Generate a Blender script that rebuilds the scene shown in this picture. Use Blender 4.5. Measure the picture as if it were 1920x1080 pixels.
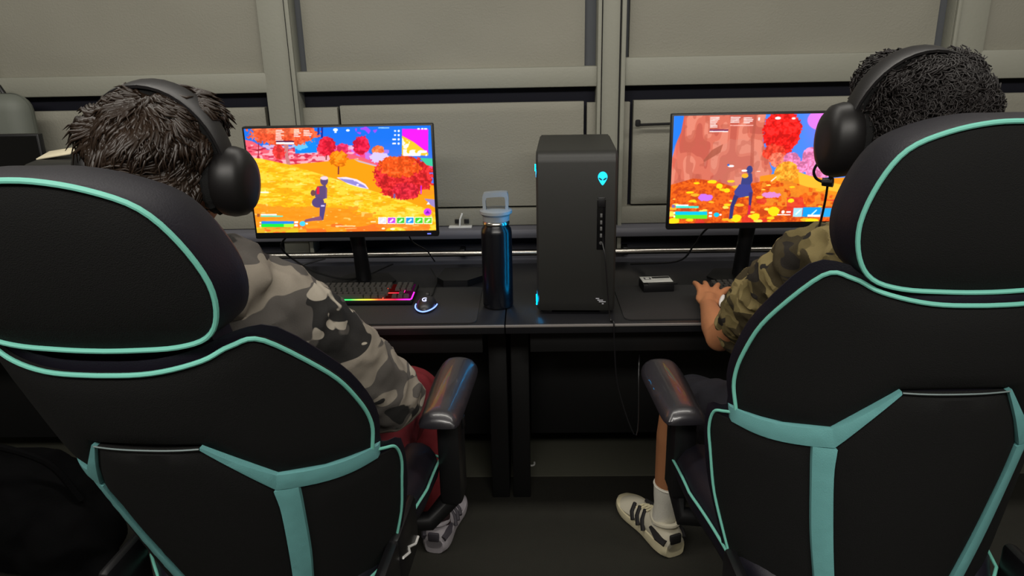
import bpy, bmesh, math, random
import numpy as np
from mathutils import Vector, Matrix, noise
from mathutils.geometry import delaunay_2d_cdt
random.seed(7); rng = np.random.default_rng(7)
for o in list(bpy.data.objects): bpy.data.objects.remove(o)
scene = bpy.context.scene
C = scene.collection

# ------------------------------------------------------------------ camera, world, lights, exposure
FPX = 1400.0
CAM = Vector((0, 0, 1.5))
_p, _r, _y = math.radians(18), math.radians(-1.2), math.radians(1.5)
f0 = Vector((-math.sin(_y)*math.cos(_p), math.cos(_y)*math.cos(_p), -math.sin(_p)))
r0 = Vector((math.cos(_y), math.sin(_y), 0)); u0 = r0.cross(f0)
CR = math.cos(_r)*r0 + math.sin(_r)*u0
CU = -math.sin(_r)*r0 + math.cos(_r)*u0
cam_d = bpy.data.cameras.new('camera'); cam_d.sensor_width = 36; cam_d.lens = FPX/1920*36
cam_d.clip_start = .05; cam_d.clip_end = 50
cam = bpy.data.objects.new('camera', cam_d); C.objects.link(cam)
M4 = Matrix.Identity(4)
for i in range(3):
    M4[i][0] = CR[i]; M4[i][1] = CU[i]; M4[i][2] = -f0[i]; M4[i][3] = CAM[i]
cam.matrix_world = M4
scene.camera = cam

w = bpy.data.worlds.new('world'); scene.world = w; w.use_nodes = True
w.node_tree.nodes['Background'].inputs[0].default_value = (.75, .78, .85, 1)
w.node_tree.nodes['Background'].inputs[1].default_value = .035

def area(name, loc, rot, size, sy, power, col):
    l = bpy.data.lights.new(name, 'AREA'); l.shape = 'RECTANGLE'; l.size = size; l.size_y = sy
    l.energy = power; l.color = col
    o = bpy.data.objects.new(name, l); o.location = loc; o.rotation_euler = rot; C.objects.link(o)
    return o
area('ceiling_lamp', (-.15, 1.55, 2.38), (math.radians(12), 0, 0), 4.6, .16, 30, (1, .955, .87))
area('ceiling_lamp', (-.1, -.55, 2.4), (math.radians(22), 0, 0), 3.2, .5, 84, (1, .955, .88))
scene.view_settings.view_transform = 'Standard'
scene.view_settings.look = 'None'
scene.view_settings.gamma = 1
scene.view_settings.use_curve_mapping = False
scene.view_settings.exposure = 0.0

# ------------------------------------------------------------------ helpers
def at(px, py, Y):
    """the point on the sight line of a photo pixel at distance Y into the room"""
    d = f0 + CR*((px-960)/FPX) + CU*((540-py)/FPX)
    return CAM + d*(Y/d.y)
def atz(px, py, z):
    d = f0 + CR*((px-960)/FPX) + CU*((540-py)/FPX)
    return CAM + d*((z-CAM.z)/d.z)
def lin(c):
    return tuple(((x/255)/12.92 if x/255 <= .04045 else ((x/255+.055)/1.055)**2.4) for x in c)
def V(*a): return Vector(a)

MATS = {}
def mat(name, col, rough=.6, metal=0, bump=0, bscale=80, emit=None, estr=0, vary=0, vscale=6, spec=.5, trans=0, coat=0):
    if name in MATS: return MATS[name]
    m = bpy.data.materials.new(name); m.use_nodes = True; nt = m.node_tree
    b = nt.nodes['Principled BSDF']; c = lin(col)
    b.inputs['Base Color'].default_value = (*c, 1); b.inputs['Roughness'].default_value = rough
    b.inputs['Metallic'].default_value = metal; b.inputs['Specular IOR Level'].default_value = spec
    b.inputs['Coat Weight'].default_value = coat
    tc = nt.nodes.new('ShaderNodeTexCoord')
    n = nt.nodes.new('ShaderNodeTexNoise'); n.inputs['Scale'].default_value = vscale; n.inputs['Detail'].default_value = 6
    nt.links.new(tc.outputs['Object'], n.inputs['Vector'])
    rp = nt.nodes.new('ShaderNodeMapRange'); rp.inputs[3].default_value = 1-vary; rp.inputs[4].default_value = 1+vary
    nt.links.new(n.outputs['Fac'], rp.inputs[0])
    mx = nt.nodes.new('ShaderNodeVectorMath'); mx.operation = 'SCALE'; mx.inputs[0].default_value = c
    nt.links.new(rp.outputs[0], mx.inputs['Scale']); nt.links.new(mx.outputs[0], b.inputs['Base Color'])
    if bump:
        n2 = nt.nodes.new('ShaderNodeTexNoise'); n2.inputs['Scale'].default_value = bscale; n2.inputs['Detail'].default_value = 3
        nt.links.new(tc.outputs['Object'], n2.inputs['Vector'])
        bp = nt.nodes.new('ShaderNodeBump'); bp.inputs['Strength'].default_value = bump; bp.inputs['Distance'].default_value = .004
        nt.links.new(n2.outputs['Fac'], bp.inputs['Height']); nt.links.new(bp.outputs[0], b.inputs['Normal'])
    if emit:
        b.inputs['Emission Color'].default_value = (*lin(emit), 1); b.inputs['Emission Strength'].default_value = estr
    MATS[name] = m
    return m

def camo(name, cols, scale=9, seed=0.0, rough=.85):
    m = bpy.data.materials.new(name); m.use_nodes = True; nt = m.node_tree
    b = nt.nodes['Principled BSDF']; b.inputs['Roughness'].default_value = rough; b.inputs['Specular IOR Level'].default_value = .25
    tc = nt.nodes.new('ShaderNodeTexCoord')
    prev = None
    for i, (c, th, s) in enumerate(cols):
        mp = nt.nodes.new('ShaderNodeMapping'); mp.inputs['Location'].default_value = (seed+i*7.3, i*3.1, seed*2+i)
        mp.inputs['Scale'].default_value = (1, .8, 1.5); mp.inputs['Rotation'].default_value = (.3*i, .5, .7*i)
        nt.links.new(tc.outputs['Object'], mp.inputs['Vector'])
        n = nt.nodes.new('ShaderNodeTexNoise'); n.inputs['Scale'].default_value = s*scale; n.inputs['Detail'].default_value = 1.2
        n.inputs['Distortion'].default_value = .9; nt.links.new(mp.outputs[0], n.inputs['Vector'])
        rp = nt.nodes.new('ShaderNodeMapRange'); rp.inputs[1].default_value = th-.006; rp.inputs[2].default_value = th+.006
        nt.links.new(n.outputs['Fac'], rp.inputs[0])
        mx = nt.nodes.new('ShaderNodeMix'); mx.data_type = 'RGBA'
        mx.inputs[7].default_value = (*lin(c), 1)
        if prev is None: mx.inputs[6].default_value = (*lin(c), 1)
        else: nt.links.new(prev, mx.inputs[6])
        nt.links.new(rp.outputs[0], mx.inputs[0]); prev = mx.outputs[2]
    nt.links.new(prev, b.inputs['Base Color'])
    n2 = nt.nodes.new('ShaderNodeTexNoise'); n2.inputs['Scale'].default_value = 400
    bp = nt.nodes.new('ShaderNodeBump'); bp.inputs['Strength'].default_value = .25; bp.inputs['Distance'].default_value = .002
    nt.links.new(tc.outputs['Object'], n2.inputs['Vector'])
    nt.links.new(n2.outputs['Fac'], bp.inputs['Height']); nt.links.new(bp.outputs[0], b.inputs['Normal'])
    MATS[name] = m
    return m

def emis(name, col, s):
    m = bpy.data.materials.new(name); m.use_nodes = True; nt = m.node_tree; nt.nodes.clear()
    e = nt.nodes.new('ShaderNodeEmission'); e.inputs[0].default_value = (*lin(col), 1); e.inputs[1].default_value = s
    o = nt.nodes.new('ShaderNodeOutputMaterial'); nt.links.new(e.outputs[0], o.inputs[0]); MATS[name] = m
    return m

def obj(name, me, m=None, parent=None, smooth=True):
    if isinstance(me, bmesh.types.BMesh):
        bm = me; me = bpy.data.meshes.new(name)
        bmesh.ops.recalc_face_normals(bm, faces=bm.faces)
        bm.to_mesh(me); bm.free()
    o = bpy.data.objects.new(name, me); C.objects.link(o)
    if m: me.materials.clear(); me.materials.append(m)
    if smooth is None: me.shade_smooth()
    if smooth:
        try: me.shade_smooth()
        except Exception: pass
        try: me.set_sharp_from_angle(angle=math.radians(38))
        except Exception: pass
    if parent: o.parent = parent
    return o
def thing(name, label, cat, loc=(0, 0, 0), rz=0, group=None):
    o = bpy.data.objects.new(name, None); o.empty_display_size = .05; C.objects.link(o); o.location = loc; o.rotation_euler = (0, 0, rz)
    o['label'] = label; o['category'] = cat
    if group: o['group'] = group
    return o
def tag(o, label, cat, group=None):
    o['label'] = label; o['category'] = cat
    if group: o['group'] = group
    return o
def struct(o): o['kind'] = 'structure'; return o

def bm_box(bm, c, s, bev=0, rot=None, seg=2):
    b2 = bmesh.new(); bmesh.ops.create_cube(b2, size=1)
    for v in b2.verts: v.co = Vector((v.co.x*s[0], v.co.y*s[1], v.co.z*s[2]))
    if bev: bmesh.ops.bevel(b2, geom=b2.edges[:], offset=bev, segments=seg, affect='EDGES', profile=.5)
    M = Matrix.Translation(Vector(c)) @ (rot.to_4x4() if rot else Matrix.Identity(4))
    b2.transform(M); t = bpy.data.meshes.new('t'); b2.to_mesh(t); b2.free(); bm.from_mesh(t); bpy.data.meshes.remove(t)
def box(c, s, bev=0, rot=None, seg=2):
    bm = bmesh.new(); bm_box(bm, c, s, bev, rot, seg); return bm
def frame_of(d):
    d = d.normalized(); a = Vector((0, 0, 1)) if abs(d.z) < .9 else Vector((1, 0, 0))
    x = a.cross(d).normalized(); return x, d.cross(x)
def bm_tube(bm, pts, rad, n=8, closed=False, cap=True):
    pts = [Vector(p) for p in pts]; N = len(pts); rings = []
    x = None
    for i, p in enumerate(pts):
        if closed: d = pts[(i+1) % N]-pts[i-1]
        else: d = pts[min(i+1, N-1)]-pts[max(i-1, 0)]
        d = d.normalized()
        if x is None: x, yv = frame_of(d)
        else:
            x = (x-d*x.dot(d)).normalized(); yv = d.cross(x)
        r = rad[i] if isinstance(rad, (list, tuple)) else rad
        rings.append([bm.verts.new(p+(x*math.cos(2*math.pi*k/n)+yv*math.sin(2*math.pi*k/n))*r) for k in range(n)])
    for i in range(N if closed else N-1):
        a, b = rings[i], rings[(i+1) % N]
        for k in range(n): bm.faces.new((a[k], a[(k+1) % n], b[(k+1) % n], b[k]))
    if cap and not closed: bm.faces.new(rings[0][::-1]); bm.faces.new(rings[-1])
def tube(pts, rad, n=8, closed=False):
    bm = bmesh.new(); bm_tube(bm, pts, rad, n, closed); return bm
def bm_lathe(bm, prof, c=(0, 0, 0), n=32):
    c = Vector(c); rings = []
    for r, z in prof: rings.append([bm.verts.new(c+Vector((r*math.cos(2*math.pi*k/n), r*math.sin(2*math.pi*k/n), z))) for k in range(n)])
    for a, b in zip(rings, rings[1:]):
        for k in range(n): bm.faces.new((a[k], a[(k+1) % n], b[(k+1) % n], b[k]))
    bm.faces.new(rings[0][::-1]); bm.faces.new(rings[-1])
def lathe(prof, c=(0, 0, 0), n=32):
    bm = bmesh.new(); bm_lathe(bm, prof, c, n); return bm
def smooth_line(pts, k=6, closed=False):
    pts = [tuple(p) for p in pts]; N = len(pts); out = []
    P = [np.array(p, float) for p in pts]
    for i in range(N if closed else N-1):
        p1, p2 = P[i], P[(i+1) % N]
        p0 = P[i-1] if (closed or i > 0) else 2*p1-p2
        p3 = P[(i+2) % N] if (closed or i+2 < N) else 2*p2-p1
        for j in range(k):
            t = j/k
            out.append(.5*((2*p1)+(-p0+p2)*t+(2*p0-5*p1+4*p2-p3)*t*t+(-p0+3*p1-3*p2+p3)*t**3))
    if not closed: out.append(P[-1])
    return out
def poly_dist(p, poly):
    a = poly; b = np.roll(poly, -1, 0); ab = b-a; t = np.clip(((p-a)*ab).sum(1)/((ab**2).sum(1)+1e-12), 0, 1)
    return float(np.sqrt((((a+ab*t[:, None])-p)**2).sum(1)).min())
def panel(outline, rear, front, step=.02):
    """solid whose flat outline (u,h) is mapped by rear(u,h,d) and front(u,h,d), d = distance to the rim"""
    P = np.array([tuple(p)[:2] for p in outline], float)
    area2 = sum(P[i][0]*P[(i+1) % len(P)][1]-P[(i+1) % len(P)][0]*P[i][1] for i in range(len(P)))
    if area2 < 0: P = P[::-1]
    pts = [Vector(p) for p in P]; n = len(pts)
    lo, hi = P.min(0), P.max(0)
    us = np.arange(lo[0]+step/2, hi[0], step); hs = np.arange(lo[1]+step/2, hi[1], step)
    for i, h in enumerate(hs):
        for u in us:
            q = np.array([u+(step/2 if i % 2 else 0), h])
            x, y = P[:, 0], P[:, 1]; x2, y2 = np.roll(x, -1), np.roll(y, -1)
            c = ((y > q[1]) != (y2 > q[1])) & (q[0] < (x2-x)*(q[1]-y)/(y2-y+1e-15)+x)
            if c.sum() % 2 and poly_dist(q, P) > step*.35: pts.append(Vector(q))
    vs, es, fs, _, _, _ = delaunay_2d_cdt(pts, [(i, (i+1) % n) for i in range(n)], [list(range(n))], 1, 1e-6)
    bm = bmesh.new(); A = []; B = []
    for v in vs:
        d = poly_dist(np.array(v), P)
        A.append(bm.verts.new(rear(v.x, v.y, d))); B.append(bm.verts.new(front(v.x, v.y, d)))
    cnt = {}
    for f in fs:
        bm.faces.new([A[i] for i in f]); bm.faces.new([B[i] for i in reversed(f)])
        for i in range(len(f)):
            e = (f[i], f[(i+1) % len(f)]); cnt[tuple(sorted(e))] = cnt.get(tuple(sorted(e)), 0)+1
            cnt[('d', tuple(sorted(e)))] = e
    for e, k in list(cnt.items()):
        if e[0] == 'd' or k != 1: continue
        a, b = cnt[('d', e)]
        bm.faces.new([A[b], A[a], B[a], B[b]])
    return bm
def mirror(pts): return [(-p[0], p[1]) for p in pts][::-1]

def ico(bm, c, r, rot=None, sub=3):
    b2 = bmesh.new(); bmesh.ops.create_icosphere(b2, subdivisions=sub, radius=1)
    if not isinstance(r, (tuple, list)): r = (r, r, r)
    M = Matrix.Translation(Vector(c)) @ (rot.to_4x4() if rot else Matrix.Identity(4)) @ Matrix.Diagonal((*r, 1))
    b2.transform(M); t = bpy.data.meshes.new('t'); b2.to_mesh(t); b2.free(); bm.from_mesh(t); bpy.data.meshes.remove(t)
def capsule(bm, a, ra, b, rb, n=16):
    a, b = Vector(a), Vector(b); d = b-a; L = d.length
    x, y = frame_of(d); d = d.normalized(); pts = []; 
    rings = []
    prof = []
    for k in range(0, 6): t = math.pi/2*(1-k/6); prof.append((-ra*math.sin(t), ra*math.cos(t)+1e-5))
    prof.append((0, ra)); prof.append((L, rb))
    for k in range(1, 7): t = math.pi/2*k/6; prof.append((L+rb*math.sin(t), rb*math.cos(t)+1e-5))
    for z, r in prof: rings.append([bm.verts.new(a+d*z+(x*math.cos(2*math.pi*k/n)+y*math.sin(2*math.pi*k/n))*r) for k in range(n)])
    for p, q in zip(rings, rings[1:]):
        for k in range(n): bm.faces.new((p[k], p[(k+1) % n], q[(k+1) % n], q[k]))
    bm.faces.new(rings[0][::-1]); bm.faces.new(rings[-1])
def chain(bm, pts, rads):
    for i in range(len(pts)-1): capsule(bm, pts[i], rads[i], pts[i+1], rads[i+1])
def remesh(bm, voxel, smooth=4, disp=None, fac=.5):
    me = bpy.data.meshes.new('r'); bmesh.ops.recalc_face_normals(bm, faces=bm.faces); bm.to_mesh(me); bm.free()
    o = bpy.data.objects.new('tmp', me); C.objects.link(o)
    m = o.modifiers.new('r', 'REMESH'); m.mode = 'VOXEL'; m.voxel_size = voxel; m.use_smooth_shade = True
    if smooth:
        s = o.modifiers.new('s', 'SMOOTH'); s.iterations = smooth; s.factor = fac
    dg = bpy.context.evaluated_depsgraph_get(); dg.update()
    out = bpy.data.meshes.new_from_object(o.evaluated_get(dg))
    bpy.data.objects.remove(o); bpy.data.meshes.remove(me)
    if disp:
        n = len(out.vertices); co = np.empty(n*3); no = np.empty(n*3)
        out.vertices.foreach_get('co', co); out.vertices.foreach_get('normal', no); co = co.reshape(-1, 3); no = no.reshape(-1, 3)
        d = np.array([disp(Vector(c), Vector(k)) for c, k in zip(co, no)])
        out.vertices.foreach_set('co', (co+no*d[:, None]).ravel()); out.update()
    return out

# ------------------------------------------------------------------ materials
m_wall = mat('painted_wall', (140, 138, 126), .7, bump=.35, bscale=160, vary=.04, vscale=3)
m_trim = mat('painted_trim', (146, 146, 134), .6, bump=.2, bscale=120, vary=.03)
m_recess = mat('dark_recess', (24, 25, 40), .8)
m_gap = mat('seam_black', (10, 9, 10), .8)
m_sill = mat('grey_blue_sill', (104, 104, 112), .5)
m_floor = mat('rubber_floor', (42, 41, 34), .85, bump=.5, bscale=300, vary=.15, vscale=20)
m_ceil = mat('ceiling_grey', (150, 150, 145), .8)
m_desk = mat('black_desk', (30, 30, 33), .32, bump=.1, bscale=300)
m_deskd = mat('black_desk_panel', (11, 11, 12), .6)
m_edge_glint = mat('edge_highlight', (150, 145, 142), .3, metal=.3)
m_pad = mat('mouse_pad_cloth', (36, 35, 35), .9, bump=.2, bscale=500)
m_plastic = mat('black_plastic', (18, 18, 20), .4)
m_gloss = mat('glossy_black', (10, 10, 12), .18)
m_tower = mat('tower_shell', (42, 42, 40), .5, bump=.08, bscale=600)
m_chrome = mat('brushed_steel', (190, 186, 178), .25, metal=1)
m_leather = mat('black_leatherette', (22, 20, 30), .5, bump=.12, bscale=420, spec=.35)
m_armpad = mat('armrest_urethane', (40, 38, 44), .36, bump=.05, bscale=300, spec=1.0, coat=.4)
m_fabric = mat('black_chair_fabric', (22, 22, 22), .85, bump=.4, bscale=700, spec=.2)
m_teal = mat('teal_trim', (112, 176, 176), .6, bump=.25, bscale=700)
m_pipe = mat('teal_piping', (118, 198, 180), .55)
m_white = mat('white_plastic', (225, 225, 222), .5)
m_skin = mat('skin_tone', (186, 128, 92), .55, vary=.06, vscale=15)
m_skin2 = mat('skin_tone_tan', (184, 124, 84), .55, vary=.06, vscale=15)
m_hair = mat('dark_brown_hair', (41, 29, 20), .42, vary=.6, vscale=16)
m_hair2 = mat('black_curly_hair', (23, 17, 16), .6, vary=.35, vscale=30)
m_red = mat('red_shorts_cloth', (120, 26, 34), .8, bump=.2, bscale=400)
m_navy = mat('dark_shorts_cloth', (30, 31, 40), .8, bump=.3, bscale=400)
m_sock = mat('white_sock', (240, 236, 222), .9, bump=.5, bscale=350)
m_shoe = mat('off_white_shoe', (215, 208, 186), .7, bump=.15, bscale=300)
m_sole = mat('cream_sole', (226, 216, 180), .6)
m_dark = mat('shoe_black', (28, 26, 28), .7)
m_gshoe = mat('grey_shoe', (176, 170, 176), .75, bump=.2, bscale=300)
m_cyan = emis('cyan_light', (0, 175, 255), 16)
m_cyan2 = emis('cyan_logo', (40, 205, 240), 1.6)
m_hoodie = camo('grey_camo', [((84, 80, 76), 0, 1), ((138, 130, 118), .52, .9), ((40, 39, 38), .56, .8), ((170, 162, 148), .64, 1.1)], 10, 1.7)
m_tee = camo('olive_camo', [((106, 94, 60), 0, 1), ((134, 120, 80), .5, 1.0), ((62, 54, 36), .55, .9), ((40, 36, 32), .62, 1.1)], 13, 4.2)

# ------------------------------------------------------------------ room
WY = 2.7
def wz(y): return at(800, y, WY).z
def slab(x0, x1, y0, y1, z0, z1, bev=0): return box(((x0+x1)/2, (y0+y1)/2, (z0+z1)/2), (x1-x0, y1-y0, z1-z0), bev)
floor = struct(obj('floor', slab(-3.2, 3.2, -2.2, 3.0, -.06, 0), m_floor))
ceil = struct(obj('ceiling', slab(-3.2, 3.2, -2.2, 3.0, 2.45, 2.5), m_ceil))
wall = struct(obj('wall_back', slab(-3.2, 3.2, WY+.06, WY+.12, 0, 2.45), m_recess))
struct(obj('wall_front', slab(-3.2, 3.2, -2.26, -2.2, 0, 2.45), m_wall))
struct(obj('wall_left', slab(-3.26, -3.2, -2.2, 3.0, 0, 2.45), m_wall))
struct(obj('wall_right', slab(3.2, 3.26, -2.2, 3.0, 0, 2.45), m_wall))

posts = [(-1.94, .12), (-.862, .115), (.287, .098), (1.488, .115), (2.6, .1)]
def wavy(x0, x1, z0, z1, y, amp, seed, thick=.02, nx=34, nz=22):
    bm = bmesh.new(); g = []
    for j in range(nz+1):
        row = []
        for i in range(nx+1):
            x = x0+(x1-x0)*i/nx; z = z0+(z1-z0)*j/nz
            e = min(i, nx-i, j, nz-j); k = 0 if e == 0 else 1
            d = noise.noise(Vector((x*2.2+seed, z*2.8, seed)))*amp*k + noise.noise(Vector((x*7+seed, z*9, 3)))*amp*.25*k
            row.append(bm.verts.new((x, y-d-(.004 if e > 0 else 0), z)))
        g.append(row)
    for j in range(nz):
        for i in range(nx): bm.faces.new((g[j][i], g[j][i+1], g[j+1][i+1], g[j+1][i]))
    r = bmesh.ops.extrude_face_region(bm, geom=bm.faces[:])
    for v in [v for v in r['geom'] if isinstance(v, bmesh.types.BMVert)]: v.co.y = y+thick
    return bm
zt, zb0, zb1, zp1 = 2.45, 1.427, 1.358, 1.307
zl = .937
for i in range(len(posts)-1):
    xa = posts[i][0]+posts[i][1]/2-.01; xb = posts[i+1][0]-posts[i+1][1]/2+.01
    zb0 = 1.427+(.026 if i >= 2 else 0)
    ga = (.0, .036, .026, .0)[i]; gb = (.0, .05, .045, .0)[i]
    for g0, g1 in ((xa, xa+ga+.006), (xb-gb-.006, xb)):
        if g1-g0 > .01: obj('recess_shade', slab(g0, g1, WY+.047, WY+.0595, zb0-.004, zt, .001), mat('recess_shade_grey', (92, 95, 100), .75), wall)  # recess shade beside the posts, put into a darker grey slab
    obj('upper_panel', wavy(xa+ga, xb-gb, zb0-.005, zt, WY+.025, .016, i*5.1), m_wall, wall)
    # a lower hatch panel with a black seam round it, between filler strips
    a, b = [(xa, xb), (-1.83, -.94), (-.665, .20), (.372, 1.36), (xa, xb)][i if i < 4 else 4] if i else (xa, xb)
    if i == 1: a, b = -.670, .196
    if i == 2: a, b = .372, 1.39
    if i == 0: a, b = -1.80, -.94
    if i == 3: a, b = 1.60, 2.5
    obj('lower_panel', wavy(a, b, zl, zp1, WY+.012, .010, i*3.3+9, .03), m_wall, wall)
    if a-xa > .02: obj('filler_strip', slab(xa, a-.012, WY+.02, WY+.05, zl-.05, zp1-.005, .002), m_wall, wall)
    if xb-b > .02: obj('filler_strip', slab(b+.012, xb, WY+.02, WY+.05, zl-.05, zp1-.005, .002), m_wall, wall)
    struct(obj('trim_%d' % (i+1), slab(xa, xb, WY-.012, WY+.055, zb1, zb0, .006), m_trim))
for i, (x, wd) in enumerate(posts):
    t = struct(obj('trim_%d' % (i+5), slab(x-wd/2, x+wd/2, WY-.012, WY+.058, .76, zt, .004), m_trim))
    if i < 3:
        obj('flange', slab(x+wd/2-.016, x+wd/2-.001, WY-.026, WY-.011, .76, zt, .003), m_trim, t)
        obj('groove', slab(x+wd/2-.0215, x+wd/2-.0165, WY-.0135, WY-.011, .76, zt), m_gap, t)
    if i >= 2:
        obj('flange', slab(x-wd/2+.001, x-wd/2+.014, WY-.026, WY-.011, .76, zt, .003), m_trim, t)
        obj('groove', slab(x-wd/2+.0145, x-wd/2+.0185, WY-.0135, WY-.011, .76, zt), m_gap, t)
# lower wall under the hatches: flat band, blue-grey rounded sill, dark channel, steel rail, grey kick strip
struct(obj('trim_10', slab(-3.2, 3.2, WY-.004, WY+.055, .868, zl-.008, .003), m_wall))
struct(obj('trim_11', slab(-3.2, 3.2, WY-.055, WY+.055, .826, .866, .016), m_sill))
struct(obj('trim_12', slab(-3.2, 3.2, WY-.01, WY+.055, .70, .775, .003), m_sill))
bm = bmesh.new(); bm_tube(bm, [(-3.15, WY-.05, .775), (3.15, WY-.05, .775)], .0115, 14)
rail = obj('metal_rail', bm, m_chrome)
tag(rail, 'long horizontal steel rail running along the wall behind the desks', 'rail')
for x in (-2.2, -1.25, -.25, .35, 1.2, 2.1): obj('rail_bracket', box((x, WY-.025, .775), (.02, .05, .03), .003), m_plastic, rail)
# latch rod on the right hatch
p = at(1198, 234, WY-.02)
bm = bmesh.new(); bm_tube(bm, [p, p+V(.36, 0, .006)], .0045, 8)
lt = obj('latch_rod', bm, m_gap); tag(lt, 'thin black latch rod on the wall hatch behind the right monitor', 'latch')
obj('knob', box(p+V(-.004, -.002, .006), (.018, .014, .024), .005), m_gap, lt)

struct(obj('trim_13', slab(-3.2, 3.2, 2.38, 2.72, 0, .005, .002), mat('floor_light_paint', (88, 88, 76), .8)))  # paler floor strip, paints the patch of light under the desk rear
# ------------------------------------------------------------------ desks
ZD = .74
def desk(x0, x1, label):
    t = thing('desk', label, 'desk', ((x0+x1)/2, 2.30, 0), group='black gaming desks along the wall')
    L = (x1-x0); h = L/2-.0015
    obj('desk_top', slab(-h, h, -.2975, .33, ZD-.03, ZD, .002), m_desk, t)
    obj('edge_highlight_strip', slab(-h, h, -.3035, -.298, ZD-.0085, ZD-.0015, .001), m_edge_glint, t)  # chamfer highlight along the front edge, painted as a thin pale strip
    for s in (-1, 1):
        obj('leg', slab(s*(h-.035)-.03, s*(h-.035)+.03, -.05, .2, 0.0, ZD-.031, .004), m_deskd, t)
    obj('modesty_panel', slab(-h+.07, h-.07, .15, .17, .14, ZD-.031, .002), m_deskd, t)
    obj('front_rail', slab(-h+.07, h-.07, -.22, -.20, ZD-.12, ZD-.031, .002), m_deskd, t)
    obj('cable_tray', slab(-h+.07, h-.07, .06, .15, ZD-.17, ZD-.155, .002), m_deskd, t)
    return t
XS = -.075
desk(XS-1.22, XS, 'black desk under the left lit monitor, with keyboard and mouse')
desk(XS, XS+1.22, 'black desk under the tower computer and the right monitor')
desk(XS-2.44, XS-1.22, 'black desk at the far left edge, under the dark monitor')
desk(XS+1.22, XS+2.44, 'black desk hidden behind the right chair at the frame edge')

# ------------------------------------------------------------------ screens painted as flat game pictures
GW, GH = 1040, 584
uu, vv = np.meshgrid((np.arange(GW)+.5)/GW, (np.arange(GH)+.5)/GH)
def vnoise(sx, sy, seed):
    r = np.random.default_rng(seed); g = r.random((sy+2, sx+2))
    x = uu*sx; y = vv*sy; xi = x.astype(int); yi = y.astype(int); fx = x-xi; fy = y-yi
    fx = fx*fx*(3-2*fx); fy = fy*fy*(3-2*fy)
    return (g[yi, xi]*(1-fx)+g[yi, xi+1]*fx)*(1-fy)+(g[yi+1, xi]*(1-fx)+g[yi+1, xi+1]*fx)*fy
class Pic:
    def __init__(s, quad):
        s.im = np.zeros((GH, GW, 3)); s.q = quad   # quad corners in crop pixels TL TR BR BL
        TL, TR, BR, BL = [np.array(c, float) for c in quad]
        s.x = (TL[0]*(1-uu)+TR[0]*uu)*(1-vv)+(BL[0]*(1-uu)+BR[0]*uu)*vv
        s.y = (TL[1]*(1-uu)+TR[1]*uu)*(1-vv)+(BL[1]*(1-uu)+BR[1]*uu)*vv
    def put(s, m, c, a=1.0):
        m = (np.clip(m, 0, 1)*a)[..., None] if m.dtype != bool else (m*a)[..., None]
        s.im = s.im*(1-m)+np.array(c, float)*m
    def ell(s, cx, cy, rx, ry, rough=0, seed=0):
        d = ((s.x-cx)/rx)**2+((s.y-cy)/ry)**2
        if rough: d = d+rough*.8*(vnoise(60, 36, seed)-.5)+rough*.7*(vnoise(150, 90, seed+1)-.5)
        return d < 1
    def poly(s, pts):
        P = np.array(pts, float); c = np.zeros(s.x.shape, bool)
        for i in range(len(P)):
            x1, y1 = P[i]; x2, y2 = P[(i+1) % len(P)]
            c ^= ((y1 > s.y) != (y2 > s.y)) & (s.x < (x2-x1)*(s.y-y1)/(y2-y1+1e-9)+x1)
        return c
    def rect(s, x0, y0, x1, y1): return (s.x > x0) & (s.x < x1) & (s.y > y0) & (s.y < y1)
    def tree(s, cx, cy, rx, ry, col, seed, rough=.7, trunk=None):
        if trunk: s.put(s.rect(cx-trunk[0], cy, cx+trunk[0], cy+trunk[1]), (120, 50, 50))
        m = s.ell(cx, cy, rx, ry, rough, seed); s.put(m, col)
        n = .5*vnoise(46, 30, seed+5)+.5*vnoise(120, 74, seed+6); s.put(m & (n > .60), tuple(min(255, c*1.18+18) for c in col), .7)
        s.put(m & (n < .40), tuple(c*.78 for c in col), .7)
    def text(s, x0, y0, x1, n, h=7, gap=13, seed=0, col=(250, 250, 250)):
        r = np.random.default_rng(seed)
        for k in range(n):
            e = x0+(x1-x0)*(.55+.45*r.random()); y = y0+k*gap
            m = s.rect(x0, y, e, y+h); s.put(m, col, .85)

# left picture: golden hillside
A = Pic([(48, 132), (1590, 95), (1642, 975), (182, 998)])
n1 = vnoise(30, 10, 1); n2 = vnoise(70, 46, 2); n3 = vnoise(24, 60, 3)
A.put(A.x > -1e9, (28, 110, 226)); A.put(np.clip((A.y-200)/300, 0, 1), (120, 120, 230), .6)
A.put(A.poly([(600, 300), (760, 255), (900, 270), (1100, 330), (1400, 380), (1700, 420), (1700, 470), (600, 470)]), (226, 70, 140))
A.put((vnoise(40, 30, 9) > .6) & A.rect(560, 270, 1250, 400), (180, 120, 235), .8)
A.put(A.poly([(0, 210), (120, 230), (250, 300), (460, 290), (700, 300), (980, 340), (1150, 400), (1150, 480), (0, 480)]), (228, 92, 110))
A.put((vnoise(30, 50, 11) > .55) & A.rect(40, 260, 1000, 420), (246, 190, 200), .75)
A.put((vnoise(50, 70, 12) > .66) & A.rect(40, 270, 700, 440), (190, 30, 60), .8)
A.put(A.poly([(470, 200), (640, 190), (660, 320), (480, 330)]), (20, 130, 230)); A.put(A.ell(520, 270, 60, 30, .8, 21), (120, 200, 240), .8)
A.put(A.rect(660, 120, 675, 200) | A.rect(690, 110, 705, 200), (30, 40, 140))
A.tree(380, 170, 290, 90, (234, 84, 48), 31, .9); A.tree(360, 120, 260, 60, (238, 100, 60), 33, .5)
A.put(A.poly([(385, 240), (425, 240), (420, 330), (445, 430), (410, 420), (392, 330)]), (190, 120, 120))
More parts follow.
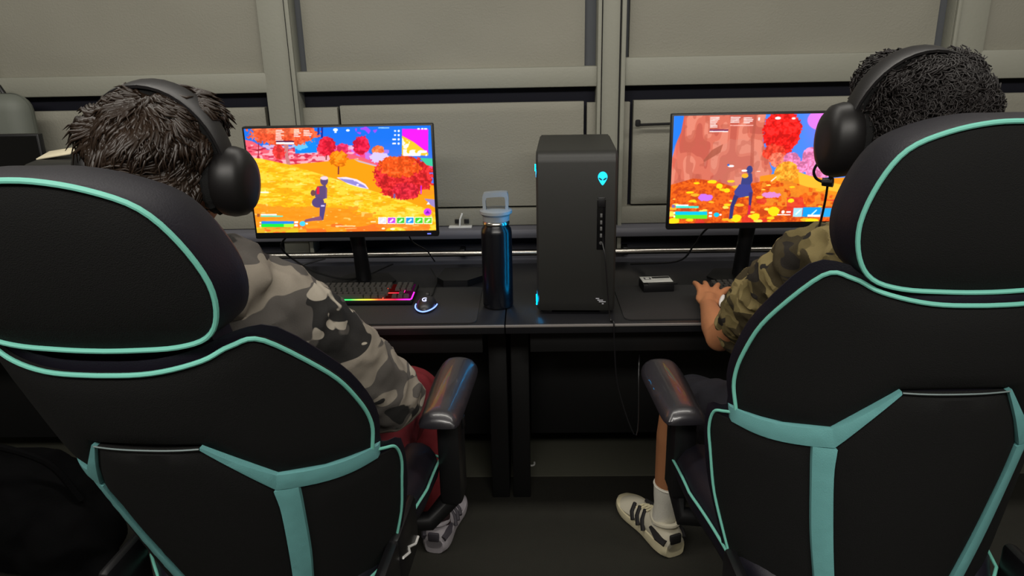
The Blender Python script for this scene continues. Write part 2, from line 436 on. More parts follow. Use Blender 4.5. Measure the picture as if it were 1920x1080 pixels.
A.tree(345, 320, 52, 60, (222, 52, 50), 35); A.put(A.rect(172, 250, 180, 370), (150, 30, 50)); A.put(A.poly([(100, 290), (170, 300), (240, 280), (170, 312)]), (150, 30, 50))
A.tree(735, 270, 74, 80, (214, 30, 52), 41, .7, (5, 110)); A.tree(1020, 262, 66, 76, (214, 26, 60), 43, .7); A.tree(870, 290, 50, 45, (226, 44, 92), 44, .8)
A.put((vnoise(60, 50, 46) > .5) & A.ell(1060, 130, 90, 50), (190, 60, 230), .8)
A.tree(1160, 300, 50, 42, (240, 110, 60), 45, .5); A.put(A.ell(1170, 360, 80, 42, .9, 47), (205, 190, 245))
# hills
A.put(A.poly([(440, 420), (760, 390), (980, 370), (1160, 430), (1700, 600), (1700, 1050), (800, 640)]), (244, 150, 20))
A.put(A.poly([(960, 372), (1160, 425), (1160, 436), (1000, 395)]), (190, 170, 200))
A.put(A.poly([(0, 355), (200, 372), (430, 420), (700, 500), (1000, 600), (1400, 720), (1700, 850), (1700, 1100), (0, 1100)]), (246, 186, 30))
hill = A.poly([(0, 355), (200, 372), (430, 420), (700, 500), (1000, 600), (1400, 720), (1700, 850), (1700, 1100), (0, 1100)])
g = .6*vnoise(16, 40, 51)+.4*vnoise(60, 130, 151); A.put(hill & (g > .56), (255, 214, 80), .6); A.put(hill & (g < .40), (228, 150, 20), .6)
A.put(hill & (np.clip((A.y-650)/300, 0, 1)*(1-np.clip((A.x-900)/500, 0, 1))+.35*(g-.5) > .4), (242, 128, 28), .75)
A.put(hill & (np.clip((A.y-800)/150, 0, 1)*(vnoise(9, 14, 52)) > .5), (236, 84, 40), .55)
A.put(hill & (vnoise(60, 90, 54) > .84), (206, 140, 24), .45); A.put(hill & (vnoise(40, 60, 55) > .85), (255, 240, 160), .45)
A.tree(838, 370, 76, 66, (240, 122, 16), 61, .6, (6, 130))
A.put(A.poly([(822, 525), (900, 520), (990, 540), (1060, 580), (1090, 622), (1020, 610), (920, 580)]), (226, 214, 240))
A.put(A.poly([(840, 532), (960, 545), (1050, 590), (1075, 616), (980, 592), (890, 562)]) & (n2 > .3), (140, 128, 200))
A.tree(1375, 520, 240, 180, (198, 36, 38), 65, .5); A.tree(1330, 430, 170, 90, (236, 84, 28), 66, .8); A.tree(1390, 640, 120, 70, (200, 36, 50), 67, .8)
A.put(A.rect(1290, 660, 1306, 700), (120, 90, 150)); A.put(A.poly([(1540, 700), (1650, 710), (1650, 790), (1600, 760)]), (150, 130, 190)); A.put(A.ell(1560, 650, 60, 26, .5, 70), (250, 140, 30))
A.put(A.poly([(1500, 360), (1610, 365), (1610, 430), (1560, 420)]), (60, 190, 150)); A.put(A.rect(1510, 590, 1520, 660), (190, 40, 220))
# corner map
A.put(A.rect(1355, 125, 1570, 340), (232, 30, 226)); A.put(A.poly([(1355, 180), (1450, 230), (1570, 320), (1570, 340), (1355, 340)]), (250, 190, 40))
A.put(A.poly([(1365, 290), (1560, 300), (1560, 345), (1365, 345)]) & (n2 > .4), (250, 240, 240)); A.put(A.poly([(1355, 190), (1420, 230), (1400, 290), (1360, 280)]) & (n2 > .5), (250, 240, 220))
# runner seen from behind (plain figure)
body = (92, 70, 112)
A.put(A.ell(722, 552, 32, 40), body); A.put(A.ell(722, 530, 32, 16), (226, 200, 214))
A.put(A.poly([(665, 600), (735, 590), (748, 640), (738, 700), (700, 715), (650, 690), (648, 640)]), body)
A.put(A.rect(662, 605, 684, 665), (222, 30, 62)); A.put(A.rect(735, 610, 748, 700), (110, 80, 120)); A.put(A.ell(633, 655, 20, 26), (110, 70, 70))
A.put(A.ell(675, 735, 50, 44), (84, 66, 116)); A.put(A.poly([(690, 740), (742, 740), (735, 800), (722, 885), (690, 880), (690, 800)]), (80, 66, 124))
A.put(A.poly([(700, 850), (715, 888), (640, 892), (560, 905), (575, 880)]), (130, 80, 110)); A.put(A.rect(700, 756, 730, 770), (200, 190, 230))
# interface marks
A.text(315, 140, 385, 7, seed=1); A.text(465, 135, 530, 5, seed=2); A.text(545, 140, 625, 4, seed=3); A.put(A.rect(320, 238, 468, 254), (250, 240, 245)); A.put(A.rect(320, 226, 468, 238), (70, 20, 60))
A.put(A.ell(808, 136, 20, 12) | A.ell(910, 140, 15, 9) | A.rect(800, 150, 818, 160), (240, 250, 255)); A.put(A.rect(1160, 114, 1250, 122), (150, 200, 255))
for k in range(4): A.put(A.rect(1290-(k > 1)*14, 136+34*k, 1306, 148+34*k) | A.ell(1328, 142+34*k, 9, 9), (245, 245, 255))
A.put(A.rect(1480, 118, 1500, 130) | A.rect(1512, 118, 1530, 130) | A.rect(1536, 118, 1560, 130), (250, 240, 255))
A.put(A.rect(180, 645, 268, 656), (255, 250, 230)); A.put(A.rect(208, 834, 340, 845), (235, 245, 255)); A.put(A.rect(208, 847, 390, 858), (90, 220, 190)); A.put(A.rect(178, 832, 200, 858), (150, 80, 40))
bar = A.rect(216, 895, 482, 918); A.put(bar, (40, 130, 230)); bar = A.rect(216, 918, 482, 946); A.put(bar, (30, 220, 60)); A.put(bar & (A.x > 400), (170, 235, 50))
A.put(A.rect(486, 896, 516, 912) | A.rect(486, 922, 514, 940) | A.ell(207, 908, 6, 7) | A.ell(207, 932, 6, 7), (245, 245, 245)); A.put(A.ell(553, 916, 24, 22), (70, 200, 240)); A.put(A.ell(588, 916, 9, 7), (250, 250, 255))
A.put((A.y > 900) & (A.x < 520) & (g > .35) & (A.y > 950), (190, 220, 40), .5)
A.put(A.rect(822, 934, 985, 940) | A.rect(1108, 896, 1150, 904) | A.ell(1212, 958, 14, 8) | A.ell(1288, 962, 20, 9), (255, 240, 200))
for k, c in enumerate([(214, 210, 220), (190, 60, 220), (60, 190, 50), (30, 140, 230), (60, 200, 40), (110, 200, 40)]):
    x = 1172+74*k; A.put(A.rect(x-2, 860-(k == 3)*4, x+66, 918+(k == 3)*4), (250, 250, 250)); A.put(A.rect(x+2, 864, x+62, 912), c); A.put(A.poly([(x+12, 900), (x+40, 872), (x+52, 882), (x+26, 906)]), (240, 250, 240), .8)
A.put(A.ell(1570, 815, 32, 32), (206, 60, 226)); A.put(A.poly([(1550, 828), (1570, 800), (1590, 828)]), (120, 30, 180)); A.put(A.poly([(1560, 750), (1575, 728), (1590, 750)]), (240, 235, 250))

# right picture: rock face and autumn leaves
B = Pic([(144, 98), (1660, 72), (1710, 985), (88, 1015)])
B.put(B.x > -1e9, (70, 130, 235)); B.put(np.clip((B.x-1150)/250, 0, 1)*np.clip((420-B.y)/300, 0, 1), (190, 100, 240), .8); B.put(B.ell(1330, 130, 130, 90), (244, 120, 220), .8)
rock = B.poly([(225, 80), (870, 80), (860, 300), (900, 420), (960, 560), (900, 720), (80, 720), (100, 520), (160, 330)])
B.put(rock, (206, 108, 88)); r1 = vnoise(22, 7, 81); r2 = vnoise(46, 20, 82)
B.put(rock & (r1 > .58), (222, 138, 116), .7); B.put(rock & (r1 < .34), (176, 78, 66), .6); B.put(rock & (r2 > .68), (184, 92, 74), .6)
B.put(rock & (np.clip(1-((B.x-620)/280)**2-((B.y-480)/260)**2, 0, 1)*(.4+r2) > .35), (198, 132, 116), .3)
B.put(B.poly([(380, 470), (450, 380), (540, 330), (520, 400), (440, 450), (390, 480)]), (158, 82, 64), .8)
B.put(B.poly([(150, 330), (225, 110), (245, 110), (190, 330), (130, 560), (120, 520)]), (214, 90, 74), .5)
B.put(B.poly([(780, 80), (800, 80), (790, 300), (800, 520), (770, 520), (765, 300)]), (168, 82, 66), .6)
B.tree(1010, 230, 150, 190, (226, 30, 26), 91, .45); B.tree(960, 400, 90, 70, (224, 60, 40), 92, .7); B.tree(990, 460, 70, 60, (234, 110, 84), 94, .4)
for k, (x, y, a, b) in enumerate([(1110, 460, 70, 60), (1260, 440, 70, 90), (1180, 520, 110, 50), (1350, 560, 120, 60), (1420, 420, 100, 90)]): B.tree(x, y, a, b, (222, 120, 170), 100+k, .3)
B.put(B.poly([(860, 600), (1100, 560), (1400, 620), (1720, 600), (1720, 1050), (860, 1050)]), (232, 140, 30))
B.tree(1080, 570, 100, 95, (238, 148, 40), 111, .3); B.put(B.poly([(1170, 560), (1400, 640), (1700, 700), (1700, 760), (1200, 680)]), (246, 180, 50))
gr = B.poly([(60, 690), (300, 620), (480, 640), (640, 690), (900, 640), (1100, 640), (1500, 760), (1720, 760), (1720, 1060), (60, 1060)])
B.put(gr, (212, 82, 22)); q = .5*vnoise(40, 30, 121)+.5*vnoise(120, 90, 221); B.put(gr & (q > .57), (232, 106, 30), .7); B.put(gr & (q < .42), (180, 60, 26), .7)
B.put(gr & (B.x > 880) & (B.y < 860) & (vnoise(44, 34, 122) > .42), (230, 146, 40), .7)
B.put(gr & (vnoise(12, 10, 123) > .68) & (B.y > 780), (216, 46, 46), .7)
for k in range(44):
    x = 100+rng.random()*1400; y = 640+rng.random()**.8*350; a = 8+rng.random()*14*(y/700)
    B.put(B.ell(x, y, a*1.6, a*.6, .8, k), [(250, 210, 30), (246, 180, 40), (250, 230, 90)][k % 3], .9)
for (x, y, a, b) in [(585, 722, 26, 18), (522, 685, 28, 22), (460, 648, 40, 14), (330, 660, 26, 9), (680, 965, 44, 34), (845, 950, 40, 30), (1000, 905, 50, 40), (1140, 810, 26, 18), (130, 990, 50, 26), (1340, 985, 60, 22), (270, 740, 34, 10)]: B.put(B.ell(x, y, a, b, .5, int(x)), (250, 212, 24))
B.put(B.ell(405, 785, 62, 30, .7, 131), (196, 110, 226)); B.put(B.ell(965, 760, 80, 26, 1.0, 132), (214, 130, 200)); B.put(B.poly([(125, 395), (150, 100), (225, 100), (200, 230)]), (40, 120, 230))
fig = (58, 62, 122)
B.put(B.ell(768, 545, 26, 34), fig); B.put(B.poly([(712, 590), (790, 575), (800, 640), (780, 680), (700, 680)]), fig); B.put(B.ell(733, 596, 28, 20), (236, 170, 40))
B.put(B.poly([(690, 670), (785, 670), (810, 740), (780, 770), (660, 790), (650, 730)]), (62, 66, 140)); B.put(B.poly([(650, 760), (690, 775), (655, 860), (645, 965), (615, 970), (622, 860)]), (50, 52, 110))
B.put(B.poly([(775, 740), (808, 735), (800, 860), (795, 930), (775, 930), (782, 850)]), (60, 50, 110)); B.put(B.rect(778, 850, 798, 930), (206, 30, 70))
B.put(B.ell(612, 514, 26, 9) | B.ell(725, 553, 24, 9), (245, 245, 250)); B.put(B.rect(830, 556, 858, 562) | B.poly([(950, 640), (995, 600), (1000, 608), (960, 646)]), (250, 220, 200))
B.put(B.ell(590, 505, 10, 8), (40, 100, 200))
B.text(430, 108, 512, 7, seed=5); B.text(592, 108, 690, 4, seed=6); B.text(695, 112, 775, 4, seed=7); B.put(B.rect(428, 208, 578, 222), (120, 50, 80)); B.put(B.rect(428, 222, 576, 230), (250, 240, 240))
B.put(B.rect(590, 174, 775, 180), (250, 190, 180)); B.put(B.ell(966, 118, 24, 12) | B.ell(1090, 120, 16, 9) | B.rect(810, 112, 824, 136), (255, 225, 225))
B.put(B.rect(150, 846, 260, 858), (240, 255, 255)); B.put(B.rect(150, 858, 348, 876), (60, 220, 200)); B.put(B.rect(116, 846, 142, 874), (130, 100, 160))
B.put(B.rect(144, 906, 424, 936), (10, 190, 225)); B.put(B.rect(144, 936, 424, 970), (90, 220, 40)); B.put(B.rect(438, 910, 466, 926) | B.rect(438, 938, 464, 954) | B.ell(136, 920, 7, 8) | B.ell(136, 950, 7, 8), (245, 250, 250)); B.put(B.ell(505, 934, 24, 20), (20, 190, 225)); B.put(B.ell(540, 934, 10, 8), (250, 250, 250))
B.put(B.ell(1083, 908, 14, 14) | B.rect(1036, 928, 1150, 936) | B.rect(1112, 902, 1150, 914), (250, 250, 250))
B.put(B.rect(1172, 872, 1250, 950), (160, 214, 236)); B.put(B.rect(1254, 866, 1410, 950), (20, 150, 226)); B.put(B.rect(1414, 872, 1640, 950), (40, 160, 230)); B.put(B.rect(1300, 930, 1410, 950), (230, 240, 250))
B.put(B.poly([(1190, 925), (1230, 885), (1238, 892), (1200, 934)]) | B.poly([(1330, 925), (1370, 885), (1378, 892), (1340, 934)]), (240, 250, 255), .8)

def screen_mesh(pic, Wd, Hd):
    me = bpy.data.meshes.new('screen'); nx, ny = GW//2-1, GH//2-1
    xs = np.linspace(-Wd/2, Wd/2, nx+1); zs = np.linspace(Hd/2, -Hd/2, ny+1)
    XX, ZZ = np.meshgrid(xs, zs); co = np.stack([XX, np.zeros_like(XX), ZZ], -1).reshape(-1, 3)
    idx = np.arange((nx+1)*(ny+1)).reshape(ny+1, nx+1)
    F = np.stack([idx[1:, :-1], idx[1:, 1:], idx[:-1, 1:], idx[:-1, :-1]], -1).reshape(-1, 4)
    me.from_pydata(co.tolist(), [], F.tolist())
    a = me.color_attributes.new('picture', 'FLOAT_COLOR', 'POINT')
    im = np.clip(pic.im, 0, 255); im = (im[::2, ::2]+im[1::2, ::2]+im[::2, 1::2]+im[1::2, 1::2])/4
    k = np.pad(im, ((1, 1), (1, 1), (0, 0)), 'edge'); im = .5*im+.125*(k[:-2, 1:-1]+k[2:, 1:-1]+k[1:-1, :-2]+k[1:-1, 2:])
    c = im.reshape(-1, 3)/255; c = np.where(c <= .04045, c/12.92, ((c+.055)/1.055)**2.4)
    c4 = np.concatenate([c, np.ones((len(c), 1))], 1); 
    a.data.foreach_set('color', c4.ravel().astype(np.float32)); me.update()
    return me
def screen_mat():
    m = bpy.data.materials.new('lit_screen'); m.use_nodes = True; nt = m.node_tree; nt.nodes.clear()
    a = nt.nodes.new('ShaderNodeAttribute'); a.attribute_name = 'picture'; e = nt.nodes.new('ShaderNodeEmission'); e.inputs[1].default_value = 1.3
    o = nt.nodes.new('ShaderNodeOutputMaterial'); nt.links.new(a.outputs['Color'], e.inputs[0]); nt.links.new(e.outputs[0], o.inputs[0]); return m
m_screen = screen_mat()

def monitor(label, cx, cy, zc, Wd, Hd, rz, tilt, pic=None, foot_dy=.14):
    t = thing('monitor', label, 'monitor', (cx, cy, ZD), rz, 'monitors on the desks')
    R = Matrix.Rotation(tilt, 4, 'X'); zc -= ZD
    def place(o, x, y, z):
        o.matrix_local = Matrix.Translation((0, 0, zc)) @ R @ Matrix.Translation((x, y, z)); return o
    place(obj('housing', box((0, .012, -.007), (Wd+.014, .024, Hd+.026), .004), m_plastic, t), 0, .004, 0)
    place(obj('back_bulge', box((0, .03, -.02), (Wd*.6, .03, Hd*.55), .012), m_plastic, t), 0, .008, 0)
    if pic is not None: place(obj('screen', screen_mesh(pic, Wd, Hd), m_screen, t, smooth=False), 0, .0032, 0)
    else: place(obj('screen', slab(-Wd/2, Wd/2, 0, .001, -Hd/2, Hd/2), m_gloss, t), 0, .0025, 0)
    place(obj('power_light', box((Wd/2-.022, .003, -Hd/2-.0105), (.012, .002, .004), .001), emis('power_light_blue', (120, 130, 255), 1.2) if pic is not None and 'power_light_blue' not in MATS else (MATS.get('power_light_blue') if pic is not None else m_plastic), t), 0, 0, 0)
    obj('neck', tube([(0, .185, .010), (0, .165, .10), (0, .10, zc-.10), (0, .055, zc)], [.026, .024, .026, .03], 16), m_plastic, t)
    hexp = [(-.11, 0.0), (-.065, .09), (.065, .09), (.11, 0.0), (.075, -.075), (-.075, -.075)]
    obj('foot', panel(smooth_line([(x, y) for x, y in hexp], 1, True), lambda u, h, d: V(u, h+.185, .0005), lambda u, h, d: V(u, h+.185, .006+min(d, .006)), .04), m_plastic, t)
    return t
YM = 2.24
def mon_from(tl, tr, br, bl, Y):
    a, b, c, d = [at(*p, Y) for p in (tl, tr, br, bl)]
    return (a+b+c+d)/4, ((b-a).length+(c-d).length)/2, ((a-d).length+(b-c).length)/2
c, Wd, Hd = mon_from((453, 237), (808, 231), (820, 437), (481, 441), YM)
monitor('lit left monitor showing a golden hillside game picture', c.x, YM, c.z, .558, .318, .0, 0, A)
monL = c
c, Wd, Hd = mon_from((1262, 212), (1612, 205), (1622, 420), (1250, 425), YM)
monitor('lit right monitor showing a rock face and autumn leaves', c.x+.0, YM, c.z, .558, .322, .0, 0, B)
c3 = at(72, 262, YM)
monitor('dark switched-off monitor cut by the left edge of the photo', c3.x-.285, YM, 1.115, .555, .31, 0, 0)

# ------------------------------------------------------------------ tower computer
def tower(loc, rz, label, lit=True):
    t = thing('tower_computer', label, 'computer', loc, rz, 'tower computers on the desks')
    Wt, Dt, Ht = .226, .42, .480
    prof = []   # side outline (y,z): rounded top front edge
    def outline(ins=0):
        pts = [(Dt/2-ins, .012+ins), (Dt/2-ins, Ht-.02-ins), (Dt/2-.02-ins, Ht-ins)]
        for k in range(7): a = math.pi/2*k/6; pts.append((-Dt/2+.032-(.032-ins)*math.sin(a), Ht-.032+(.032-ins)*math.cos(a)))
        pts += [(-Dt/2+ins, .04), (-Dt/2+.012+ins, .012+ins)]
        return pts
    bm = bmesh.new(); o = outline(); n = len(o)
    L = []
    for x, ins in ((-Wt/2, .006), (-Wt/2+.006, 0), (Wt/2-.006, 0), (Wt/2, .006)):
        L.append([bm.verts.new((x, y, z)) for y, z in outline(ins)])
    for a, b in zip(L, L[1:]):
        for k in range(n): bm.faces.new((a[k], a[(k+1) % n], b[(k+1) % n], b[k]))
    bm.faces.new(L[0]); bm.faces.new(L[-1][::-1])
    obj('shell', bm, m_tower, t)
    for sx in (-1, 1):
        for sy in (-1, 1): obj('foot', box((sx*.085, sy*.16, .006), (.03, .04, .012), .002), m_plastic, t)
    # light strip looping round the left side near the front
    if lit:
        pts = [(-Wt/2-.0015, -Dt/2+.03, .03), (-Wt/2-.0032, -Dt/2+.006, .045), (-Wt/2+.0025, -Dt/2+.014, .09), (-Wt/2+.0028, -Dt/2+.014, .25), (-Wt/2+.0028, -Dt/2+.014, Ht-.09), (-Wt/2-.0032, -Dt/2+.010, Ht-.05), (-Wt/2-.0015, -Dt/2+.04, Ht-.025), (-Wt/2-.0015, -Dt/2+.065, Ht-.06), (-Wt/2-.0015, -Dt/2+.068, .25), (-Wt/2-.0015, -Dt/2+.06, .05)]
        sb_ = tube(smooth_line(pts, 5, True), .0042, 6, True)
        for v in sb_.verts: v.co.x = -Wt/2-.0001+max(-1, min(1, (v.co.x+Wt/2)/.005))*.0002
        ls = obj('light_strip', sb_, m_cyan, t, smooth=False)
        obj('corner_light', tube([(-Wt/2-.0018, -Dt/2+.011, .030), (-Wt/2-.0018, -Dt/2+.010, .062)], .0014, 6), m_cyan, ls)
        obj('corner_light', tube([(-Wt/2-.0018, -Dt/2+.011, Ht-.055), (-Wt/2-.0018, -Dt/2+.013, Ht-.036)], .0014, 6), m_cyan, ls)
        # glowing head-shaped emblem
        hx, hz = .072, Ht-.074
        hp = []
        for k in range(28):
            a = 2*math.pi*k/28; r = .0155; x = r*math.cos(a)*.86; z = r*math.sin(a)*1.0
            if z < 0: x *= 1-.55*(-z/r)**1.3; z *= 1.45
            hp.append((hx+x, hz+z+.002))
        em = obj('emblem', panel(hp, lambda u, h, d: V(u, -Dt/2-.0018, h), lambda u, h, d: V(u, -Dt/2+.001, h), .01), m_cyan2, t)
        for s in (-1, 1):
            ep = [(hx+s*(.0062+.0045*math.cos(a)*1.0+.0022*math.sin(a)), hz-.003+.0035*math.sin(a)+.0015*math.cos(a)) for a in [2*math.pi*k/12 for k in range(12)]]
            obj('eye', panel(ep, lambda u, h, d: V(u, -Dt/2-.0026, h), lambda u, h, d: V(u, -Dt/2-.001, h), .01), mat('emblem_eye', (8, 60, 80), .5), em)
    # port strip on the front face
    ps = obj('port_strip', slab(.058, .082, -Dt/2-.001, -Dt/2+.002, .20, .345, .001), m_gloss, t)
    obj('power_button', box((.070, -Dt/2-.0012, .338), (.020, .004, .028), .0015), m_plastic, t)
    for z in (.30, .28, .262, .242): obj('usb_port', box((.070, -Dt/2-.0016, z), (.006, .002, .011), .0005), mat('port_grey', (96, 96, 96), .4), ps)
    obj('audio_jack', lathe([(.005, 0), (.005, .001), (.003, .0015)], (0, 0, 0), 12), mat('port_grey2', (70, 70, 70), .4), ps).matrix_local = Matrix.Translation((.070, -Dt/2-.001, .22)) @ Matrix.Rotation(math.pi/2, 4, 'X')
    # small pale lettering marks at the bottom
    for k, (x, z, wd) in enumerate([(.058, .052, .010), (.063, .047, .016), (.067, .042, .020), (.076, .036, .005)]):
        obj('printed_mark', slab(x, x+wd, -Dt/2-.0006, -Dt/2+.0005, z, z+.0022), mat('mark_white', (210, 210, 220), .6), ps)
    return t
tb = atz(1083, 592, ZD)
tower((.141, tb.y+.212, ZD), -.045, 'dark tower computer with glowing cyan head emblem between the monitors')
# cable from the port down to the desk and over its front edge
bm = bmesh.new(); fy = tb.y
bm_tube(bm, smooth_line([(.205, fy-.006, ZD+.22), (.212, fy-.03, ZD+.18), (.222, fy-.04, ZD+.06), (.228, fy-.05, ZD+.005), (.235, 1.992, ZD+.004), (.237, 1.985, ZD-.05), (.25, 1.97, .55), (.30, 1.93, .42), (.31, 1.99, .60), (.32, 2.05, .62)], 6), .0022, 6)
tag(obj('headset_cable', bm, m_plastic), 'thin black cable plugged into the tower front, hanging over the desk edge', 'cable')
# neighbouring tower at the far left
m_purple = mat('satin_dark_lid', (44, 42, 56), .35)
pt = at(75, 302, 1.98)
tw2 = tower((pt.x, 2.2, ZD), .28, 'plain unlit dark tower computer behind the left head', lit=False)
# ------------------------------------------------------------------ bottle
bp_ = atz(934, 577, ZD); bt = thing('water_bottle', 'black steel water bottle with grey loop-handle cap', 'bottle', (bp_.x, bp_.y+.02, ZD))
br = .046
obj('bottle_body', lathe([(br-.006, 0), (br-.001, .004), (br, .012), (br, .232), (br-.002, .244), (br-.008, .252), (br-.009, .256)], n=48), mat('bottle_black', (10, 11, 16), .27), bt)
obj('neck_ring', lathe([(br-.008, .2565), (br-.006, .259), (br-.006, .264), (br-.009, .268)], n=40), m_chrome, bt)
m_cap = mat('cap_grey', (138, 143, 146), .4)
cap = obj('cap', lathe([(br-.007, .2685), (br-.006, .284), (br-.002, .287), (br+.002, .291), (br+.002, .299), (br-.004, .303)], n=40), m_cap, bt)
hb = bmesh.new(); hw = .037
hp = smooth_line([(-hw, .300), (-hw-.001, .330), (-hw+.001, .346), (-hw+.010, .352), (hw-.010, .354), (hw-.001, .348), (hw+.001, .330), (hw, .300)], 4)
rings = []
for p_ in hp: rings.append(p_)
cx = np.mean([p_[0] for p_ in hp]); inner = [(p_[0]*.76, .296+(p_[1]-.296)*.76) for p_ in hp]
vs = []
for (a, b), (c_, d_) in zip(hp, inner):
    vs.append([hb.verts.new((a, -.014, b)), hb.verts.new((a, .014, b)), hb.verts.new((c_, .014, d_)), hb.verts.new((c_, -.014, d_))])
for a, b in zip(vs, vs[1:]):
    for k in range(4): hb.faces.new((a[k], a[(k+1) % 4], b[(k+1) % 4], b[k]))
hb.faces.new(vs[0]); hb.faces.new(vs[-1][::-1])
bmesh.ops.bevel(hb, geom=[e for e in hb.edges if len(e.link_faces) == 2 and e.calc_face_angle(0) > .8], offset=.002, segments=2, affect='EDGES')
obj('loop_handle', hb, m_cap, bt)

# ------------------------------------------------------------------ mouse pads, keyboards, mice
def rounded(x0, y0, x1, y1, r, k=5):
    out = []
    for cx, cy, a0 in ((x1-r, y1-r, 0), (x0+r, y1-r, 90), (x0+r, y0+r, 180), (x1-r, y0+r, 270)):
        for i in range(k+1): a = math.radians(a0+90*i/k); out.append((cx+r*math.cos(a), cy+r*math.sin(a)))
    return out
def flat(outline, z0, z1, name, m, parent=None, step=.08):
    return obj(name, panel(outline, lambda u, h, d: V(u, h, z1), lambda u, h, d: V(u, h, z0), step), m, parent)
tag(flat(rounded(-.98, 2.008, -.158, 2.345, .025), ZD+.0005, ZD+.004, 'desk_pad', m_pad), 'large dark cloth desk pad under the lit keyboard and mouse', 'mouse pad')
tag(flat(rounded(.27, 2.02, 1.09, 2.335, .025), ZD+.0005, ZD+.004, 'desk_pad', m_pad), 'dark cloth desk pad under the hand, before the right monitor', 'mouse pad')
ZP = ZD+.0045
def rgb_mat(name, x0, x1, stops, s):
    m = bpy.data.materials.new(name); m.use_nodes = True; nt = m.node_tree; nt.nodes.clear()
    tc = nt.nodes.new('ShaderNodeTexCoord'); sp = nt.nodes.new('ShaderNodeSeparateXYZ'); nt.links.new(tc.outputs['Object'], sp.inputs[0])
    mr = nt.nodes.new('ShaderNodeMapRange'); mr.inputs[1].default_value = x0; mr.inputs[2].default_value = x1; nt.links.new(sp.outputs[0], mr.inputs[0])
    cr = nt.nodes.new('ShaderNodeValToRGB'); el = cr.color_ramp.elements
    el[0].position = stops[0][0]; el[0].color = (*lin(stops[0][1]), 1); el[1].position = stops[-1][0]; el[1].color = (*lin(stops[-1][1]), 1)
    for p_, c_ in stops[1:-1]: e_ = el.new(p_); e_.color = (*lin(c_), 1)
    nt.links.new(mr.outputs[0], cr.inputs[0]); e = nt.nodes.new('ShaderNodeEmission'); e.inputs[1].default_value = s
    nt.links.new(cr.outputs[0], e.inputs[0]); o = nt.nodes.new('ShaderNodeOutputMaterial'); nt.links.new(e.outputs[0], o.inputs[0]); return m
m_key = mat('key_cap', (58, 55, 52), .5)
RGB = [(0, (40, 200, 255)), (.3, (40, 220, 120)), (.45, (60, 220, 90)), (.58, (230, 220, 60)), (.7, (255, 90, 50)), (.85, (255, 30, 70)), (1, (255, 40, 230))]
def keycap(wd):
    bm = bmesh.new(); h = .0085; a, b = wd/2-.0012, .0078; c_, d_ = a-.0018, b-.0016
    lo = [bm.verts.new(p_) for p_ in ((-a, -b, 0), (a, -b, 0), (a, b, 0), (-a, b, 0))]; hi = [bm.verts.new(p_) for p_ in ((-c_, -d_, h), (c_, -d_, h), (c_, d_+.0006, h), (-c_, d_+.0006, h))]
    for k in range(4): bm.faces.new((lo[k], lo[(k+1) % 4], hi[(k+1) % 4], hi[k]))
    bm.faces.new(hi); bm.faces.new(lo[::-1]); return bm
def keyboard(cx, cy, label, lit=True):
    t = thing('keyboard', label, 'keyboard', (cx, cy, ZP+.0055), 0, 'keyboards on the desk pads')
    Wk, Dk = .348, .138
    t.rotation_euler = (math.radians(4.0), 0, math.radians(-1.0) if lit else math.radians(4))
    obj('case', box((0, 0, .0095), (Wk, Dk, .017), .004), m_plastic, t)
    mt = rgb_mat('rgb_glow', -Wk/2, Wk/2, RGB, .04) if lit else m_plastic
    if lit:
        mf = rgb_mat('rgb_bar', -Wk/2, Wk/2, RGB, 2.2)
        obj('light_plate', slab(-Wk/2+.008, Wk/2-.008, -Dk/2+.008, Dk/2-.008, .0182, .0186), mt, t)
        obj('light_bar', tube([(-Wk/2+.004, -Dk/2+.0025, .0185), (Wk/2-.006, -Dk/2+.0025, .0185), (Wk/2-.003, -Dk/2+.008, .0185), (Wk/2-.003, -.01, .0185)], .0022, 6), mf, t)
        # the lit line round the arrow block
        bm = bmesh.new(); bm_tube(bm, [(.082, -Dk/2+.004, .0195), (.082, .028, .0195)], .0013, 6); bm_tube(bm, [(.082, -.016, .0195), (.140, -.016, .0195), (.140, .018, .0195)], .0013, 6)
        obj('light_line', bm, mf, t)
    cache = {}
    u = .0184
    rows = [(.052, [1]*13+[2]), (.0315, [1.5]+[1]*12+[1.5]), (.0118, [1.75]+[1]*11+[2.25]), (-.0078, [2.25]+[1]*10+[2.75]), (-.0275, [1.25]*3+[6.25]+[1.25]*4), (-.047, [])]
    rows = [(.050, [1]*14), (.0305, [1]*13+[1]), (.011, [1.5]+[1]*12+[.5]), (-.0085, [1.75]+[1]*11+[1.25]), (-.028, [2.25]+[1]*10+[1.75]), (-.0475, [1.25]*3+[6.25]+[1.25]*3+[.25])]
    def key(x, y, wd):
        kk = round(wd, 4)
        if kk not in cache:
            o = obj('key', keycap(wd), m_key, t); cache[kk] = o
        else:
            o = cache[kk].copy(); C.objects.link(o)
        o.location = (x, y, .0187); o.parent = t
    for y, ws in rows:
        x = -Wk/2+.010
        for wd in ws:
            if wd >= .9: key(x+wd*u/2, y, wd*u)
            x += wd*u
    for y in (.050, .0305, .011):
        for k in range(3): key(Wk/2-.012-u*k-u/2, y, u)
    key(Wk/2-.012-1.5*u, -.028, u)
    for k in range(3): key(Wk/2-.012-u*k-u/2, -.0475, u)
    return t
kb = keyboard(-.537, 2.235, 'lit keyboard with green to magenta glow on the left desk')
kb2 = keyboard(.735, 2.225, 'unlit black keyboard under the hand at the right desk', lit=False)

